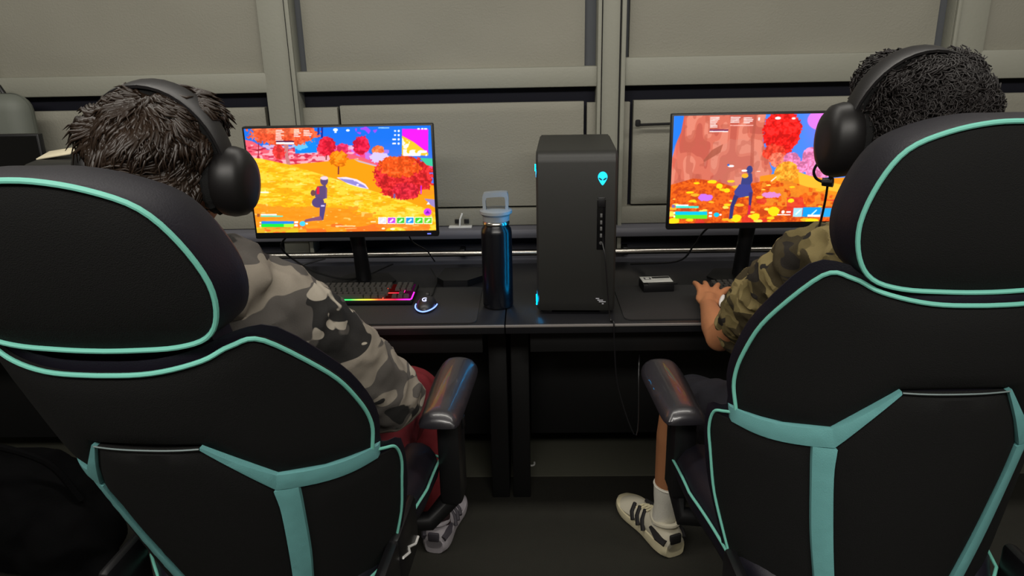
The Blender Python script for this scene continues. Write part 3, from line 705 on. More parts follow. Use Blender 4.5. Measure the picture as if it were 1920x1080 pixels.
def mouse_bm(sx=.031, sy=.058, h=.036):
    bm = bmesh.new(); bmesh.ops.create_uvsphere(bm, u_segments=28, v_segments=18, radius=1)
    for v in bm.verts:
        x, y, z = v.co; z = max(z, -.05)
        wx = sx*(1-.12*math.cos(y*math.pi)*.5); v.co = Vector((x*wx, y*sy, (z if z > 0 else z)*h*(1-.22*max(y, 0))))
    return bm
def mouse(x, y, rz, label, lit=True):
    t = thing('computer_mouse', label, 'mouse', (x, y, ZP+.002), rz)
    obj('shell', mouse_bm(), mat('mouse_shell', (40, 38, 40), .35), t)
    obj('scroll_wheel', tube([(-.004, .03, .030), (.004, .03, .030)], .008, 16), m_plastic, t)
    if lit:
        pts = [(.0325*math.cos(a), .0595*math.sin(a), .006+.003*abs(math.cos(a))) for a in [math.radians(178+184*k/30) for k in range(31)]]
        obj('light_rim', tube(pts, .0020, 6), emis('mouse_rim', (120, 150, 255), 2.6), t)
        cu = bpy.data.curves.new('logo', 'FONT'); cu.body = 'G'; cu.size = .022; cu.align_x = 'CENTER'; cu.extrude = .0008; cu.align_y = 'CENTER'
        to = bpy.data.objects.new('logo', cu); C.objects.link(to); bpy.context.view_layer.update()
        me = bpy.data.meshes.new_from_object(to.evaluated_get(bpy.context.evaluated_depsgraph_get())); bpy.data.objects.remove(to)
        lo = obj('logo', me, emis('mouse_logo', (200, 205, 255), 2.0), t, smooth=False)
        lo.matrix_local = Matrix.Translation((0, -.028, .0333)) @ Matrix.Rotation(math.radians(24), 4, 'X')
    return t
mp = atz(797, 574, ZD+.02)
mouse(mp.x, mp.y+.03, math.radians(-3), 'black gaming mouse with glowing blue-white rim on the left pad')

# flat black box with a cable behind the mouse
q = atz(855, 520, ZD+.02)
bx = flat([(-.075, -.02), (-.05, -.06), (.03, -.06), (.085, .0), (.085, .09), (-.06, .09)], 0, .022, 'flat_box', m_plastic); bx.location = (q.x+.012, q.y+.015, ZD+.001)
tag(bx, 'flat black box lying between the mouse and the bottle', 'box')
def cable(pts, r, label, name='cable', k=6): return tag(obj(name, tube(smooth_line(pts, k), r, 6), m_plastic), label, 'cable')
cable([(mp.x, mp.y+.092, ZP+.012), (mp.x+.004, mp.y+.14, ZP+.004), (mp.x+.004, mp.y+.20, ZP+.005), (mp.x-.0, mp.y+.30, ZP+.004), (mp.x-.04, 2.56, ZP+.004)], .0022, 'thin black mouse cable running back under the left monitor')
a = at(538, 445, 2.30); b = at(530, 470, 2.36)
cable([at(540, 440, 2.275), at(527, 462, 2.31), at(548, 485, 2.36), at(600, 518, 2.38)+V(0, 0, .01), V(-.60, 2.42, ZP+.010), V(-.50, 2.60, ZD+.012)], .0032, 'black monitor cable looping down behind the grey-hooded shoulder')
cable([at(610, 485, 2.55), at(560, 498, 2.5), at(520, 505, 2.55)], .003, 'short black cable behind the left monitor stand')
cable([at(1340, 418, 2.30), at(1318, 436, 2.34), at(1300, 462, 2.40), at(1270, 490, 2.45), V(.36, 2.58, ZD+.006)], .0032, 'black cable hanging from the underside of the right monitor')
cable([at(765, 438, 2.29), at(775, 455, 2.34), at(800, 470, 2.42), at(815, 490, 2.52)], .0025, 'thin cable below the right corner of left monitor')
# plug on the ledge
p = at(862, 402, WY-.03)
pl = thing('power_adapter', 'small white plug with a slotted plate on the ledge beside the bottle', 'plug', (p.x, WY-.03, .868))
obj('plate', box((.0, .01, .001), (.085, .03, .006), .002), m_white, pl)
obj('slot', box((-.012, .0227, .018), (.018, .006, .016), .001), m_plastic, pl); obj('slot', box((.022, .0227, .018), (.018, .006, .016), .001), m_plastic, pl)
obj('cord', tube([(-.002, .0, .004), (.0, .004, .03), (.008, .014, .05)], .0035, 6), m_white, pl)

# card box with a printed pale label
c1 = atz(1226, 533, ZD+.03)
cb = thing('card_box', 'small black box with a white printed card on top, right of the tower', 'box', (.405, 2.30, ZP), math.radians(4))
obj('box_body', box((0, 0, .0125), (.098, .072, .025), .0015), m_plastic, cb)
obj('box_tray', box((.012, -.002, .0265), (.094, .070, .003), .001), m_plastic, cb)
cd = obj('card', box((.0, .006, .0292), (.096, .060, .0015), .0003), mat('card_white', (205, 205, 200), .6), cb)
obj('printed_mark', box((.018, .022, .0302), (.056, .016, .0006)), m_plastic, cd)
obj('printed_mark', box((-.027, .014, .0302), (.022, .020, .0006)), mat('print_grey', (90, 90, 92), .7), cd)
obj('printed_mark', box((-.027, .014, .0306), (.012, .012, .0005)), m_white, cd)
for k in range(3): obj('printed_mark', box((.020, .008-.006*k, .0301), (.046-.008*k, .0014, .0005)), mat('print_pale', (180, 180, 178), .7), cd)

# ------------------------------------------------------------------ gaming chairs
def chair(label, X, Y, ang, rc, z0, kc, head_dz, arm_in, arm_out, side_in, mark=False):
    """back reference plane passes (X,Y) at height .9; seat centre lies .42 in front of it"""
    SY = .42
    c_, s_ = math.cos(ang), math.sin(ang)
    root = thing('gaming_chair', label, 'chair', (X-s_*SY, Y+c_*SY, 0), ang, 'gaming chairs')
    T = math.tan(rc)
    def S(u, h, off=0): return V(u, -SY+kc*abs(u/.25)**2.5-T*(h-.9)-off, h+z0)
    # leather body of the backrest
    half = [(0, 1.132), (.07, 1.134), (.125, 1.146), (.165, 1.162), (.204, 1.153), (.248, 1.060), (.267, .983), (.272, .92), (.267, .862), (.289, .843), (.286, .748), (.274, .668), (.252, .575), (.235, .50), (.20, .46), (0, .455)]
    full = half+mirror(half)[1:-1]
    out = [tuple(p) for p in smooth_line(full, 3, True)]
    def fr(u, h, d): return S(u, h, -.014-.080*(1-math.exp(-d/.06)))
    def rr(u, h, d): return S(u, h, .006*(1-math.exp(-d/.01))-.012)
    obj('backrest', panel(out, rr, fr, .025), m_leather, root)
    obj('neck_support', panel(rounded(-.13, 1.02, .13, 1.24, .03), lambda u, h, d: S(u, h, -.035), lambda u, h, d: S(u, h, -.085), .06), m_leather, root)
    # fabric panels on the rear
    up = [(0, 1.118), (.07, 1.12), (.129, 1.131), (.162, 1.146), (.194, 1.143), (.241, 1.055), (.261, .98), (.267, .92), (.26, .866)]
    strap_top = [(.262, .869), (.205, .877), (.15, .893)]
    strap_bot = [(.262, .842), (.203, .845), (.142, .861)]
    upc = smooth_line(up, 5)
    pr = [tuple(p) for p in upc]+[(.205, .878), (.15, .894), (.079, .978)]
    poly = pr+mirror(pr)
    poly = [p for i, p in enumerate(poly) if i == 0 or abs(p[0]-poly[i-1][0])+abs(p[1]-poly[i-1][1]) > 1e-6]
    if abs(poly[0][0]-poly[-1][0])+abs(poly[0][1]-poly[-1][1]) < 1e-6: poly.pop()
    puff = lambda A0, w: (lambda u, h, d: S(u, h, .002+A0*(1-math.exp(-d/w))))
    base = lambda u, h, d: S(u, h, -.006)
    obj('upper_fabric', panel(poly, puff(.010, .018), base, .022), m_fabric, root)
    # centre panel (hexagonal head, tapering down)
    cp = [(.079, .973), (.112, .918), (.140, .860), (.136, .80), (.118, .68), (.098, .58), (.080, .49)]
    obj('centre_fabric', panel(cp+[(-x, y) for x, y in cp[::-1]], puff(.009, .012), base, .022), m_fabric, root)
    for s in (1, -1):
        lw = [(.262, .838), (.284, .835), (.283, .80), (.279, .748), (.268, .668), (.246, .578), (.226, .505), (.115, .505), (.128, .58), (.146, .68), (.162, .80), (.168, .852), (.205, .842)]
        lw = [(x*s, y) for x, y in lw]
        obj('side_fabric', panel(lw, puff(.008, .012), base, .022), m_fabric, root)
        pp = smooth_line([(.258, .858), (.272, .850), (.284, .838), (.287, .80), (.281, .748), (.270, .668), (.248, .578), (.228, .505)], 5)
        obj('side_piping', tube([S(x*s, y, .002) for x, y in pp], .0028, 8), m_pipe, root)
        # flat teal straps
        def strap(a, b, nm):
            st = smooth_line(a, 4); sb = smooth_line(b, 4)
            ol = [(x*s, y) for x, y in [tuple(p) for p in st]+[tuple(p) for p in sb][::-1]]
            obj(nm, panel(ol, lambda u, h, d: S(u, h, .0105+min(d, .002)), lambda u, h, d: S(u, h, -.004), .012), m_teal, root)
        strap([(.268, .868), (.235, .869), (.205, .876), (.15, .893)], [(.264, .840), (.235, .838), (.203, .843), (.142, .8605)], 'hip_strap')
        strap([(.15, .893), (.112, .937), (.079, .979)], [(.142, .8605), (.108, .921), (.077, .973)], 'rising_strap')
        strap([(.138, .858), (.134, .80), (.116, .68), (.098, .58), (.080, .49)], [(.168, .852), (.162, .80), (.146, .68), (.127, .58), (.108, .49)], 'spine_strap')
    pip = [tuple(p) for p in upc]; pip = pip+mirror(pip)[:-1] if False else [(-x, y) for x, y in pip[::-1]][:-1]+pip
    obj('shoulder_piping', tube([S(x, y, .006) for x, y in pip], .0034, 8), m_pipe, root)
    obj('seam', tube([S(x, .976, .0105) for x in np.linspace(-.077, .077, 15)], .0012, 6), mat('thread_pale', (120, 135, 135), .5), root)
    # headrest pillow
    hz = z0+head_dz
    hh = [(0, 1.372), (.05, 1.371), (.10, 1.360), (.142, 1.338), (.166, 1.296), (.178, 1.240), (.170, 1.192), (.148, 1.160), (.108, 1.146), (.05, 1.1415), (0, 1.140)]
    loop = [(-x, y) for x, y in hh[::-1]][:-1]+hh[:-1]
    lp = [tuple(p) for p in smooth_line(loop, 4, True)]
    def SH(u, h, off=0): return V(u, -SY+.035*abs(u/.25)**2.5-T*(h-.9)-off+.018, h+hz)
    big = [(x*1.0, y) for x, y in lp]
    cxh, chh = 0, 1.25
    def hfront(u, h, d):
        k = 1+.085*math.exp(-d/.02)*0; return SH(u, h, -.112-.02*(1-math.exp(-d/.03)))
    # leather gusset: rings from piping outward and forward
    bm = bmesh.new(); rings = []
    for (sc, off) in ((.985, .004), (1.006, -.006), (1.022, -.025), (1.03, -.050), (1.02, -.078), (.96, -.100), (.8, -.113), (.4, -.120), (.02, -.122)):
        ring = []
        for x, y in lp:
            dy = y-chh; fx = x*(1+(sc-1)*(1 if sc > .9 else 1)); fyv = chh+dy*(1+(sc-1)*(1.15 if dy > 0 and sc > 1 else (.35 if sc > 1 else 1)))
            ring.append(bm.verts.new(SH(fx, fyv, off)))
        rings.append(ring)
    N = len(lp)
    for a_, b_ in zip(rings, rings[1:]):
        for k in range(N): bm.faces.new((a_[k], a_[(k+1) % N], b_[(k+1) % N], b_[k]))
    bm.faces.new(rings[0][::-1]); bm.faces.new(rings[-1])
    obj('headrest', bm, m_leather, root)
    obj('headrest_fabric', panel([(x*.975, chh+(y-chh)*.965) for x, y in lp], lambda u, h, d: SH(u, h, .004+.020*(1-math.exp(-d/.035))), lambda u, h, d: SH(u, h, -.004), .022), m_fabric, root)
    obj('headrest_piping', tube([SH(x, y, .006) for x, y in lp], .0034, 8, True), m_pipe, root)
    # seat
    sz = .50+z0*.5
    bs = -SY-T*(.5-.9)+.03        # where the back meets the seat
    f_end = bs+.50
    def seat_panel(u, h, d): return V(u, h, sz+.045+.02*(1-math.exp(-d/.03)))
    obj('seat', panel(rounded(-.19, bs, .19, f_end, .05), seat_panel, lambda u, h, d: V(u, h, sz-.055), .03), m_leather, root)
    obj('seat_fabric', panel(rounded(-.15, bs+.06, .15, f_end-.05, .04), lambda u, h, d: V(u, h, sz+.068+.004*(1-math.exp(-d/.02))), lambda u, h, d: V(u, h, sz+.05), .04), m_fabric, root)
    for s in (1, -1):
        bm = bmesh.new(); ys = np.linspace(bs-.02, f_end-.01, 14); rg = []
        for i, y in enumerate(ys):
            t = i/13; zz = sz+.005+.075*math.sin(math.pi*min(1, .25+.6*t))*1.0; e = max(.35, min(1, 6*t+.3, 6*(1-t)+.35))
            rg.append([bm.verts.new((s*(.165+.05*min(1, t*1.8)+.058*math.cos(a_)*e), y, (sz-.01)+(.07 if math.sin(a_) > 0 else .05)*math.sin(a_)*e+.035+.03*math.sin(math.pi*t))) for k_, a_ in enumerate([2*math.pi*q_/14 for q_ in range(14)])])
        for a_, b_ in zip(rg, rg[1:]):
            for k in range(14): bm.faces.new((a_[k], a_[(k+1) % 14], b_[(k+1) % 14], b_[k]))
        bm.faces.new(rg[0][::-1]); bm.faces.new(rg[-1])
        obj('seat_bolster', bm, m_leather, root)
        pts = [V(s*(.165+.05*min(1, t*1.8)+.0625*math.cos(.35)*max(.35, min(1, 6*t+.3, 6*(1-t)+.35))), bs-.02+(f_end-bs+.01)*t, sz-.01+.07*math.sin(.35)*max(.35, min(1, 6*t+.3, 6*(1-t)+.35))+.035+.03*math.sin(math.pi*t)) for t in np.linspace(.03, .97, 22)]
        obj('seat_piping', tube(pts, .0032, 8), m_pipe, root)
        # recline hinge cover
        hc = obj('hinge_cover', box((s*.252, bs-.015, sz+.03), (.025, .13, .16), .011), m_plastic, root)
        if mark and s > 0:
            xa = V(c_, s_, 0); ya = V(-s_, c_, 0); pts_ = []
            for px, py in ((756, 1046), (768, 1036), (766, 1026), (779, 1020), (784, 1006)):
                d = f0+CR*((px-960)/FPX)+CU*((540-py)/FPX); rl = Vector(root.location)
                t = (.268-(CAM-rl).dot(xa))/d.dot(xa); p_ = CAM+d*t-rl; pts_.append(V(p_.dot(xa), p_.dot(ya), p_.z))
            m_ = sum(pts_, V(0, 0, 0))/5
            pc = obj('recliner_cover', box((.254, m_.y, m_.z+.01), (.025, .16, .13), .011), m_plastic, root)
            obj('zigzag_mark', tube(pts_, .0028, 6), m_white, pc)
    # seat plate, lift, star base with casters
    obj('tilt_mechanism', box((0, .0, sz-.075), (.22, .28, .05), .008), m_plastic, root)
    obj('gas_lift', lathe([(.05, .11), (.03, .13), (.026, .30), (.018, .302), (.018, sz-.09)]), m_plastic, root)
    for k in range(5):
        a_ = math.radians(72*k+90+side_in*20)
        d = V(math.cos(a_), math.sin(a_), 0)
        obj('base_leg', tube([V(0, 0, .125), d*.08+V(0, 0, .120), d*.20+V(0, 0, .100), d*.30+V(0, 0, .085)], [.038, .033, .026, .018], 10), m_plastic, root)
        ca = obj('caster', lathe([(.010, -.022), (.028, -.020), (.030, -.012), (.030, .012), (.028, .020), (.010, .022)], n=20), m_plastic, root)
        n_ = V(-d.y, d.x, 0)
        ca.matrix_local = Matrix.Translation(d*.30+V(0, 0, .0305)) @ n_.to_track_quat('Z', 'Y').to_matrix().to_4x4()
        obj('caster_stem', tube([d*.30+V(0, 0, .063), d*.30+V(0, 0, .10)], .008, 8), m_plastic, root)
    # armrests: pad, post, bracket; pads may slide and swivel
    for s, prm in ((side_in, arm_in), (-side_in, arm_out)):
        (ax, ay, az, yaw, L_, Wp) = prm[:6]; pdx = prm[6] if len(prm) > 6 else 0
        bm = bmesh.new()
        ol = [(-.42, -.5), (-.30, -.535), (.30, -.535), (.42, -.5), (.47, -.40), (.50, 0.0), (.52, .34), (.47, .47), (.32, .53), (-.25, .535), (-.42, .48), (-.50, .32), (-.49, 0), (-.47, -.40)]
        ol = [(x*Wp, y*L_) for x, y in [tuple(p) for p in smooth_line(ol, 3, True)]]
        pad = obj('armrest_pad', panel(ol, lambda u, h, d: V(u, h, .004+.020*(1-math.exp(-d/.011))-.011*abs(u/Wp*2)**2), lambda u, h, d: V(u, h, -.018+.008*math.exp(-d/.008)), .012), m_armpad, root)
        pad.matrix_local = Matrix.Translation((ax, ay, az)) @ Matrix.Rotation(yaw, 4, 'Z')
        px_ = s*.31; 
        obj('armrest_post', box((ax*.5+px_*.5+pdx, ay-.04, (az+sz)/2-.03), (.055, .085, az-sz+.025), .014), m_plastic, root)
        obj('armrest_bracket', tube([V(ax*.5+px_*.5+pdx, ay-.04, sz-.035), V(s*.25, ay-.08, sz-.085), V(s*.10, ay-.10, sz-.09)], [.026, .024, .020], 10), m_plastic, root)
        obj('height_button', box((ax*.5+px_*.5+pdx+s*.030, ay-.04, az-.06), (.008, .02, .03), .003), m_plastic, root)
    return root
def arm_param(X, Y, ang, near0, near1, far0, far1, z):
    a, b, c, d = [atz(*p, z) for p in (near0, near1, far0, far1)]
    n = (a+b)/2; f = (c+d)/2; m = (n+f)/2
    c_, s_ = math.cos(ang), math.sin(ang); o = V(X-s_*.42, Y+c_*.42, 0); dd = m-o
    lx = dd.x*c_+dd.y*s_; ly = -dd.x*s_+dd.y*c_
    dr = f-n; yaw = math.atan2(-dr.x, dr.y)-ang
    return (lx, ly, z-.012, yaw, dr.length, ((b-a).length+(d-c).length)/2)
LX, LY, LA = -.537, .95, -.065
RX, RY, RA = .61, 1.004, .021
AZ = .735
aL = arm_param(LX, LY, LA, (783, 782), (857, 783), (822, 668), (900, 678), AZ)
aR = arm_param(RX, RY, RA, (1252, 776), (1322, 776), (1188, 674), (1282, 678), AZ)+(.04,)
chL = chair('black gaming chair with teal piping, reclined, left of the photo', LX, LY, LA, .437, 0, .139, .008, aL, (-.33, aL[1], AZ-.012, 0, .27, .095), 1, mark=True)
chR = chair('black gaming chair with teal piping, upright, right of the photo', RX, RY, RA, .18, .037, .139, -.008, aR, (.33, aR[1], AZ-.012, 0, .27, .095), -1)

# ------------------------------------------------------------------ people
def rotm(ax, deg): return Matrix.Rotation(math.radians(deg), 3, ax)
def head_parts(bm, hc, R, s=1.0):
    """head centred at hc, facing local +y, turned by R"""
    def L(x, y, z): return hc+R@(V(x, y, z)*s)
    ico(bm, L(0, -.005, .018), (.076*s, .094*s, .088*s), R)
    ico(bm, L(0, .030, -.040), (.058*s, .060*s, .066*s), R)
    ico(bm, L(0, .050, -.085), (.032*s, .030*s, .024*s), R)     # chin
    chain(bm, [L(0, .088, .012), L(0, .110, -.024)], [.009*s, .014*s])   # nose
    ico(bm, L(0, .092, -.052), (.024*s, .012*s, .006*s), R); ico(bm, L(0, .090, -.062), (.020*s, .012*s, .007*s), R)  # lips
    ico(bm, L(0, .082, .034), (.055*s, .018*s, .010*s), R)      # brow
    for q_ in (-1, 1): ico(bm, L(q_*.078, .0, -.012), (.010*s, .018*s, .032*s), R @ rotm('X', 8))
    return L
def hand(bm, wrist, d, up, s, curl=.5, spread=.16, thumb=1):
    """palm and five fingers; d = direction of fingers, up = back of hand, thumb = side sign along d x up"""
    d = d.normalized(); up = (up-d*up.dot(d)).normalized(); sd = d.cross(up)*thumb
    palm = wrist+d*.045*s
    ico(bm, palm, (.036*s, .046*s, .014*s), Matrix((sd, d, up)).transposed(), 3)
    capsule(bm, wrist, .022*s, palm, .020*s)
    for k, (o, L_) in enumerate(((.027, .068), (.009, .078), (-.009, .072), (-.026, .056))):
        b0 = wrist+d*(.060*s)+sd*o*s*.9; dr = (d+sd*(o/.027)*spread).normalized()
        p1 = wrist+d*(.082*s)+sd*o*s+up*.004
        p2 = p1+(dr+up*.10).normalized()*L_*.42*s; p3 = p2+(dr-up*curl).normalized()*L_*.33*s; p4 = p3+(dr-up*curl*1.9).normalized()*L_*.25*s
        chain(bm, [b0, p1, p2, p3, p4], [.0105*s, .0100*s, .0088*s, .0080*s, .0070*s])
    t0 = wrist+d*.020*s+sd*.018*s; t1 = t0+(d*.6+sd*.8-up*.15)*.038*s; t2 = t1+(d*.9+sd*.35-up*.2)*.030*s; t3 = t2+(d-up*.2)*.022*s
    chain(bm, [t0, t1, t2, t3], [.015*s, .0125*s, .0105*s, .0085*s])

def wr(scale, amp, seed):
    def f(c, n):
        a = noise.noise(c*scale+V(seed, 0, 0)); b = noise.noise(c*scale*2.3+V(0, seed, 0))
        return (1-abs(a)*2.2)*amp+b*amp*.5
    return f

def hair_mesh(surface_bm, voxel, n, length, rad, seed, mode, center, R, keep):
    me = remesh(surface_bm, voxel, 3, lambda c, k: noise.noise(c*26+V(seed, 0, 0))*.009+noise.noise(c*90)*.002)
    co = np.array([v.co[:] for v in me.vertices]); no = np.array([v.normal[:] for v in me.vertices])
    r = random.Random(seed); bm = bmesh.new(); bm.from_mesh(me); bpy.data.meshes.remove(me)
    idx = list(range(len(co))); r.shuffle(idx); c0 = 0
    crown = center+R@V(0.01, -.035, .11)
    for i in idx:
        p = Vector(co[i]); nn = Vector(no[i])
        if not keep(R.transposed()@(p-center)): continue
        c0 += 1
        if c0 > n: break
        fl = (p-crown); fl = fl-nn*fl.dot(nn)
        if fl.length < 1e-4: fl = frame_of(nn)[0]
        fl.normalize(); sd = nn.cross(fl)
        sw = noise.noise(p*(10 if mode == 'wave' else 16)+V(seed, 1, 2))*3.0; fl2 = (fl*math.cos(sw)+sd*math.sin(sw)).normalized(); sd = nn.cross(fl2)
        ql = R.transposed()@(p-center)
        L_ = length*(.6+.7*r.random())*(1-.5*min(1, max(0, (abs(ql.x)-.062)/.03)))*(1-.35*min(1, max(0, (ql.z-.06)/.05))); pts = []; rd = rad*(.6+.7*r.random())
        if mode == 'wave':
            for k, t in enumerate((0, .33, .66, 1)):
                pts.append(p-nn*.003+fl2*L_*t+nn*(.0055*math.sin(t*3.1)-.003*t)+sd*.007*math.sin(t*5+r.random()))
            bm_tube(bm, pts, [rd*.9, rd, rd*.7, rd*.12], 4)
        else:
            ph = r.random()*6.28; cr = .006+.005*r.random()
            for k in range(9):
                t = k/8; a_ = ph+t*8.5
                pts.append(p+nn*(.011*t+.001)+fl2*(L_*t*.5)+(fl2*math.cos(a_)+sd*math.sin(a_))*cr*(.5+.5*t)+nn*.003*math.sin(a_))
            bm_tube(bm, pts, [rd*(1-.55*k/8) for k in range(9)], 4)
    return bm

def headset(name_label, L, hc, R, s, mic, cup_h=.058, band_lift=.0, cz=-.024):
    t = thing('headset', name_label, 'headset', tuple(hc), 0, 'over-ear headsets')
    def P(x, y, z): return R@(V(x, y, z)*s)
    # headband: outer shell and inner cushion
    arc = []
    for k in range(25):
        a_ = math.radians(-8+196*k/24); arc.append(P(.105*math.cos(a_), -.012+.006*math.sin(a_), .006+(.123+band_lift)*math.sin(a_)))
    def band(w_, th, off):
        bm = bmesh.new(); rg = []
        for i, p_ in enumerate(arc):
            tn = (arc[min(i+1, 24)]-arc[max(i-1, 0)]).normalized(); yv = (R@V(0, 1, 0)); nv = tn.cross(yv).normalized()
            if nv.dot(p_) < 0: nv = -nv
            ww = w_*(.62+.38*math.sin(math.pi*i/24))
            q_ = p_+nv*off; rg.append([bm.verts.new(q_+yv*ww*cx_+nv*th*cz_) for cx_, cz_ in ((-1, -.6), (-.7, -1), (.7, -1), (1, -.6), (1, .6), (.7, 1), (-.7, 1), (-1, .6))])
        for a_, b_ in zip(rg, rg[1:]):
            for k in range(8): bm.faces.new((a_[k], a_[(k+1) % 8], b_[(k+1) % 8], b_[k]))
        bm.faces.new(rg[0][::-1]); bm.faces.new(rg[-1]); return bm
    obj('headband', band(.020, .0035, .008), mat('headset_black', (24, 22, 23), .42), t)
    obj('band_cushion', band(.016, .006, -.002), m_fabric, t)
    for sd in (-1, 1):
        cup = bmesh.new(); prof = [(.004, .050), (.022, .0495), (.036, .045), (.044, .036), (.047, .022), (.046, .008), (.043, .002)]
        bm_lathe(cup, prof[::-1], n=32)
        for v in cup.verts: v.co.y *= cup_h/.047
        M_ = Matrix.Translation(P(sd*.088, -.006, -.012)) @ R.to_4x4() @ Matrix.Rotation(math.radians(8), 4, 'X') @ Matrix.Rotation(math.radians(90*sd), 4, 'Y') @ Matrix.Rotation(math.radians(90), 4, 'Z') @ Matrix.Scale(s, 4)
        # local axes: z outward from the ear, y up
        Rz = Matrix((R@V(0, 1, 0), R@V(0, 0, 1), R@V(sd, 0, 0))).transposed()
        M_ = Matrix.Translation(P(sd*.092, -.006, cz)) @ Rz.to_4x4() @ Matrix.Scale(s, 4)
        o_ = obj('ear_cup', cup, mat('headset_cup', (18, 16, 16), .45), t); o_.matrix_local = M_
        cs = bmesh.new(); N_ = 40
        rg = []
        for k in range(N_):
            a_ = 2*math.pi*k/N_; rr_ = .0115*(1+.10*math.cos(a_*20)); rg.append([cs.verts.new(((.034+rr_*math.cos(b_))*math.cos(a_), (.034+rr_*math.cos(b_))*math.sin(a_)*cup_h/.047, -.006+rr_*math.sin(b_))) for b_ in [2*math.pi*q_/8 for q_ in range(8)]])
        for k in range(N_):
            a_, b_ = rg[k], rg[(k+1) % N_]
            for q_ in range(8): cs.faces.new((a_[q_], a_[(q_+1) % 8], b_[(q_+1) % 8], b_[q_]))
        o_ = obj('ear_cushion', cs, m_fabric, t); o_.matrix_local = M_
        obj('yoke', tube([arc[2] if sd > 0 else arc[22], P(sd*.118, -.010, .020), P(sd*.128, -.008, -.004)], [.006*s, .006*s, .005*s], 8), m_plastic, t)
    return t, P

EYE = mat('eye_white', (235, 232, 225), .3); IRIS = mat('iris_brown', (50, 30, 20), .3)
def person(label, hc, R, hs, neck_b, chest, pelvis, sho_r, elb_r, wri_r, hand_r, sho_l, elb_l, wri_l, hand_l, legs, skin, skip_thumb=(1, 1), arm_r=1.0):
    bm = bmesh.new(); L = head_parts(bm, hc, R, hs)
    chain(bm, [neck_b, L(0, -.018, -.055)], [.052, .049])
    chain(bm, [pelvis, (pelvis+chest)/2, chest], [.115, .105, .118])
    chain(bm, [chest, neck_b], [.095, .055])
    for s_, (sh, el, wr_, hd, th) in enumerate(((sho_r, elb_r, wri_r, hand_r, skip_thumb[0]), (sho_l, elb_l, wri_l, hand_l, skip_thumb[1]))):
        chain(bm, [chest+V(0, 0, .05), sh], [.08, .050*arm_r]); chain(bm, [sh, (sh+el)/2, el], [.048*arm_r, .043*arm_r, .036*arm_r])
        chain(bm, [el, el.lerp(wr_, .35), wr_], [.035*arm_r, .037*arm_r, .023*arm_r])
        hand(bm, wr_, hd[0], hd[1], hd[2], hd[3], .38 if hd[3] < .2 else .2, th)
    for (hip, kn, an, toe) in legs:
        chain(bm, [pelvis, hip, hip.lerp(kn, .5), kn], [.10, .088, .072, .054])
        chain(bm, [kn, kn.lerp(an, .3), kn.lerp(an, .7), an], [.050, .053, .042, .032])
        chain(bm, [an-V(0, 0, .03), an.lerp(toe, .5)-V(0, 0, .030), an.lerp(toe, .85)-V(0, 0, .012)], [.030, .023, .014])
    me = remesh(bm, .0048, 3, fac=.5)
    p = obj('person', me, skin); tag(p, label, 'person')
    for q_ in (-1, 1):
        e = bmesh.new(); ico(e, L(q_*.032, .074, .008), .0125*hs, None, 2); ey = obj('eye', e, EYE, p)
        e = bmesh.new(); ico(e, L(q_*.032, .0828, .008), .0055*hs, None, 2); obj('iris', e, IRIS, ey)
    return p, L

# ---- left person: grey camouflage hoodie, red shorts
hcL = at(314, 314, 1.085); RL = rotm('Z', -8) @ rotm('Y', 3) @ rotm('X', 4)
neckL = at(395, 470, 1.17) + V(-.03, 0, -.02)
chestL = V(-.535, 1.24, 1.02); pelvL = V(-.49, 1.44, .615)
shR = at(528, 585, 1.25); elR = at(728, 742, 1.42); wrR = V(-.40, 1.62, .70)
shLft = V(-.68, 1.20, 1.09); elLft = V(-.74, 1.40, .83); wrLft = V(-.62, 1.60, .70)
legsL = [(V(-.41, 1.52, .60), atz(772, 712, .56)+V(0, -.02, -.03), V(-.30, 2.01, .10), V(-.275, 2.16, .035)),
         (V(-.58, 1.52, .60), V(-.72, 1.98, .54), V(-.73, 2.00, .10), V(-.76, 2.16, .035))]
pL, LL = person('person seen from behind in grey camouflage hoodie and red trousers, wearing a headset', hcL, RL, 1.0, neckL, chestL, pelvL,
    shR, elR, wrR, (V(-.15, 1, -.3), V(.2, .3, 1), .92, .6), shLft, elLft, wrLft, (V(.15, 1, -.3), V(-.2, .3, 1), .92, .6), legsL, m_skin, (-1, 1))
bm = bmesh.new()
chain(bm, [pelvL+V(0, -.03, .02), (pelvL+chestL)/2, chestL+V(0, 0, .0)], [.135, .128, .145])
chain(bm, [chestL, neckL+V(0, .0, -.04)], [.12, .078])
chain(bm, [chestL+V(.02, 0, .05), shR], [.10, .082]); chain(bm, [chestL+V(-.02, 0, .05), shLft], [.10, .078])
chain(bm, [shR, shR.lerp(elR, .5), elR], [.084, .080, .070]); chain(bm, [elR, elR.lerp(wrR, .8)], [.064, .042])
chain(bm, [shLft, elLft], [.080, .064]); chain(bm, [elLft, elLft.lerp(wrLft, .8)], [.060, .040])
# hood bunched round the neck
hb_ = [neckL+V(.10*math.cos(a_)*.85, .085*math.sin(a_)*.9-.005, -.030+.022*math.sin(a_)) for a_ in [2*math.pi*k/14 for k in range(15)]]
chain(bm, hb_, [.034]*15)
me = remesh(bm, .007, 5, wr(17, .009, 3.1))
hood = obj('hoodie', me, m_hoodie, pL)
bm = bmesh.new()
for hip, kn, an, toe in legsL: chain(bm, [pelvL, hip, kn, kn.lerp(an, .5), an+V(0, 0, .06)], [.135, .108, .078, .068, .058])
obj('trousers', remesh(bm, .009, 4, wr(14, .006, 7)), m_red, pL)

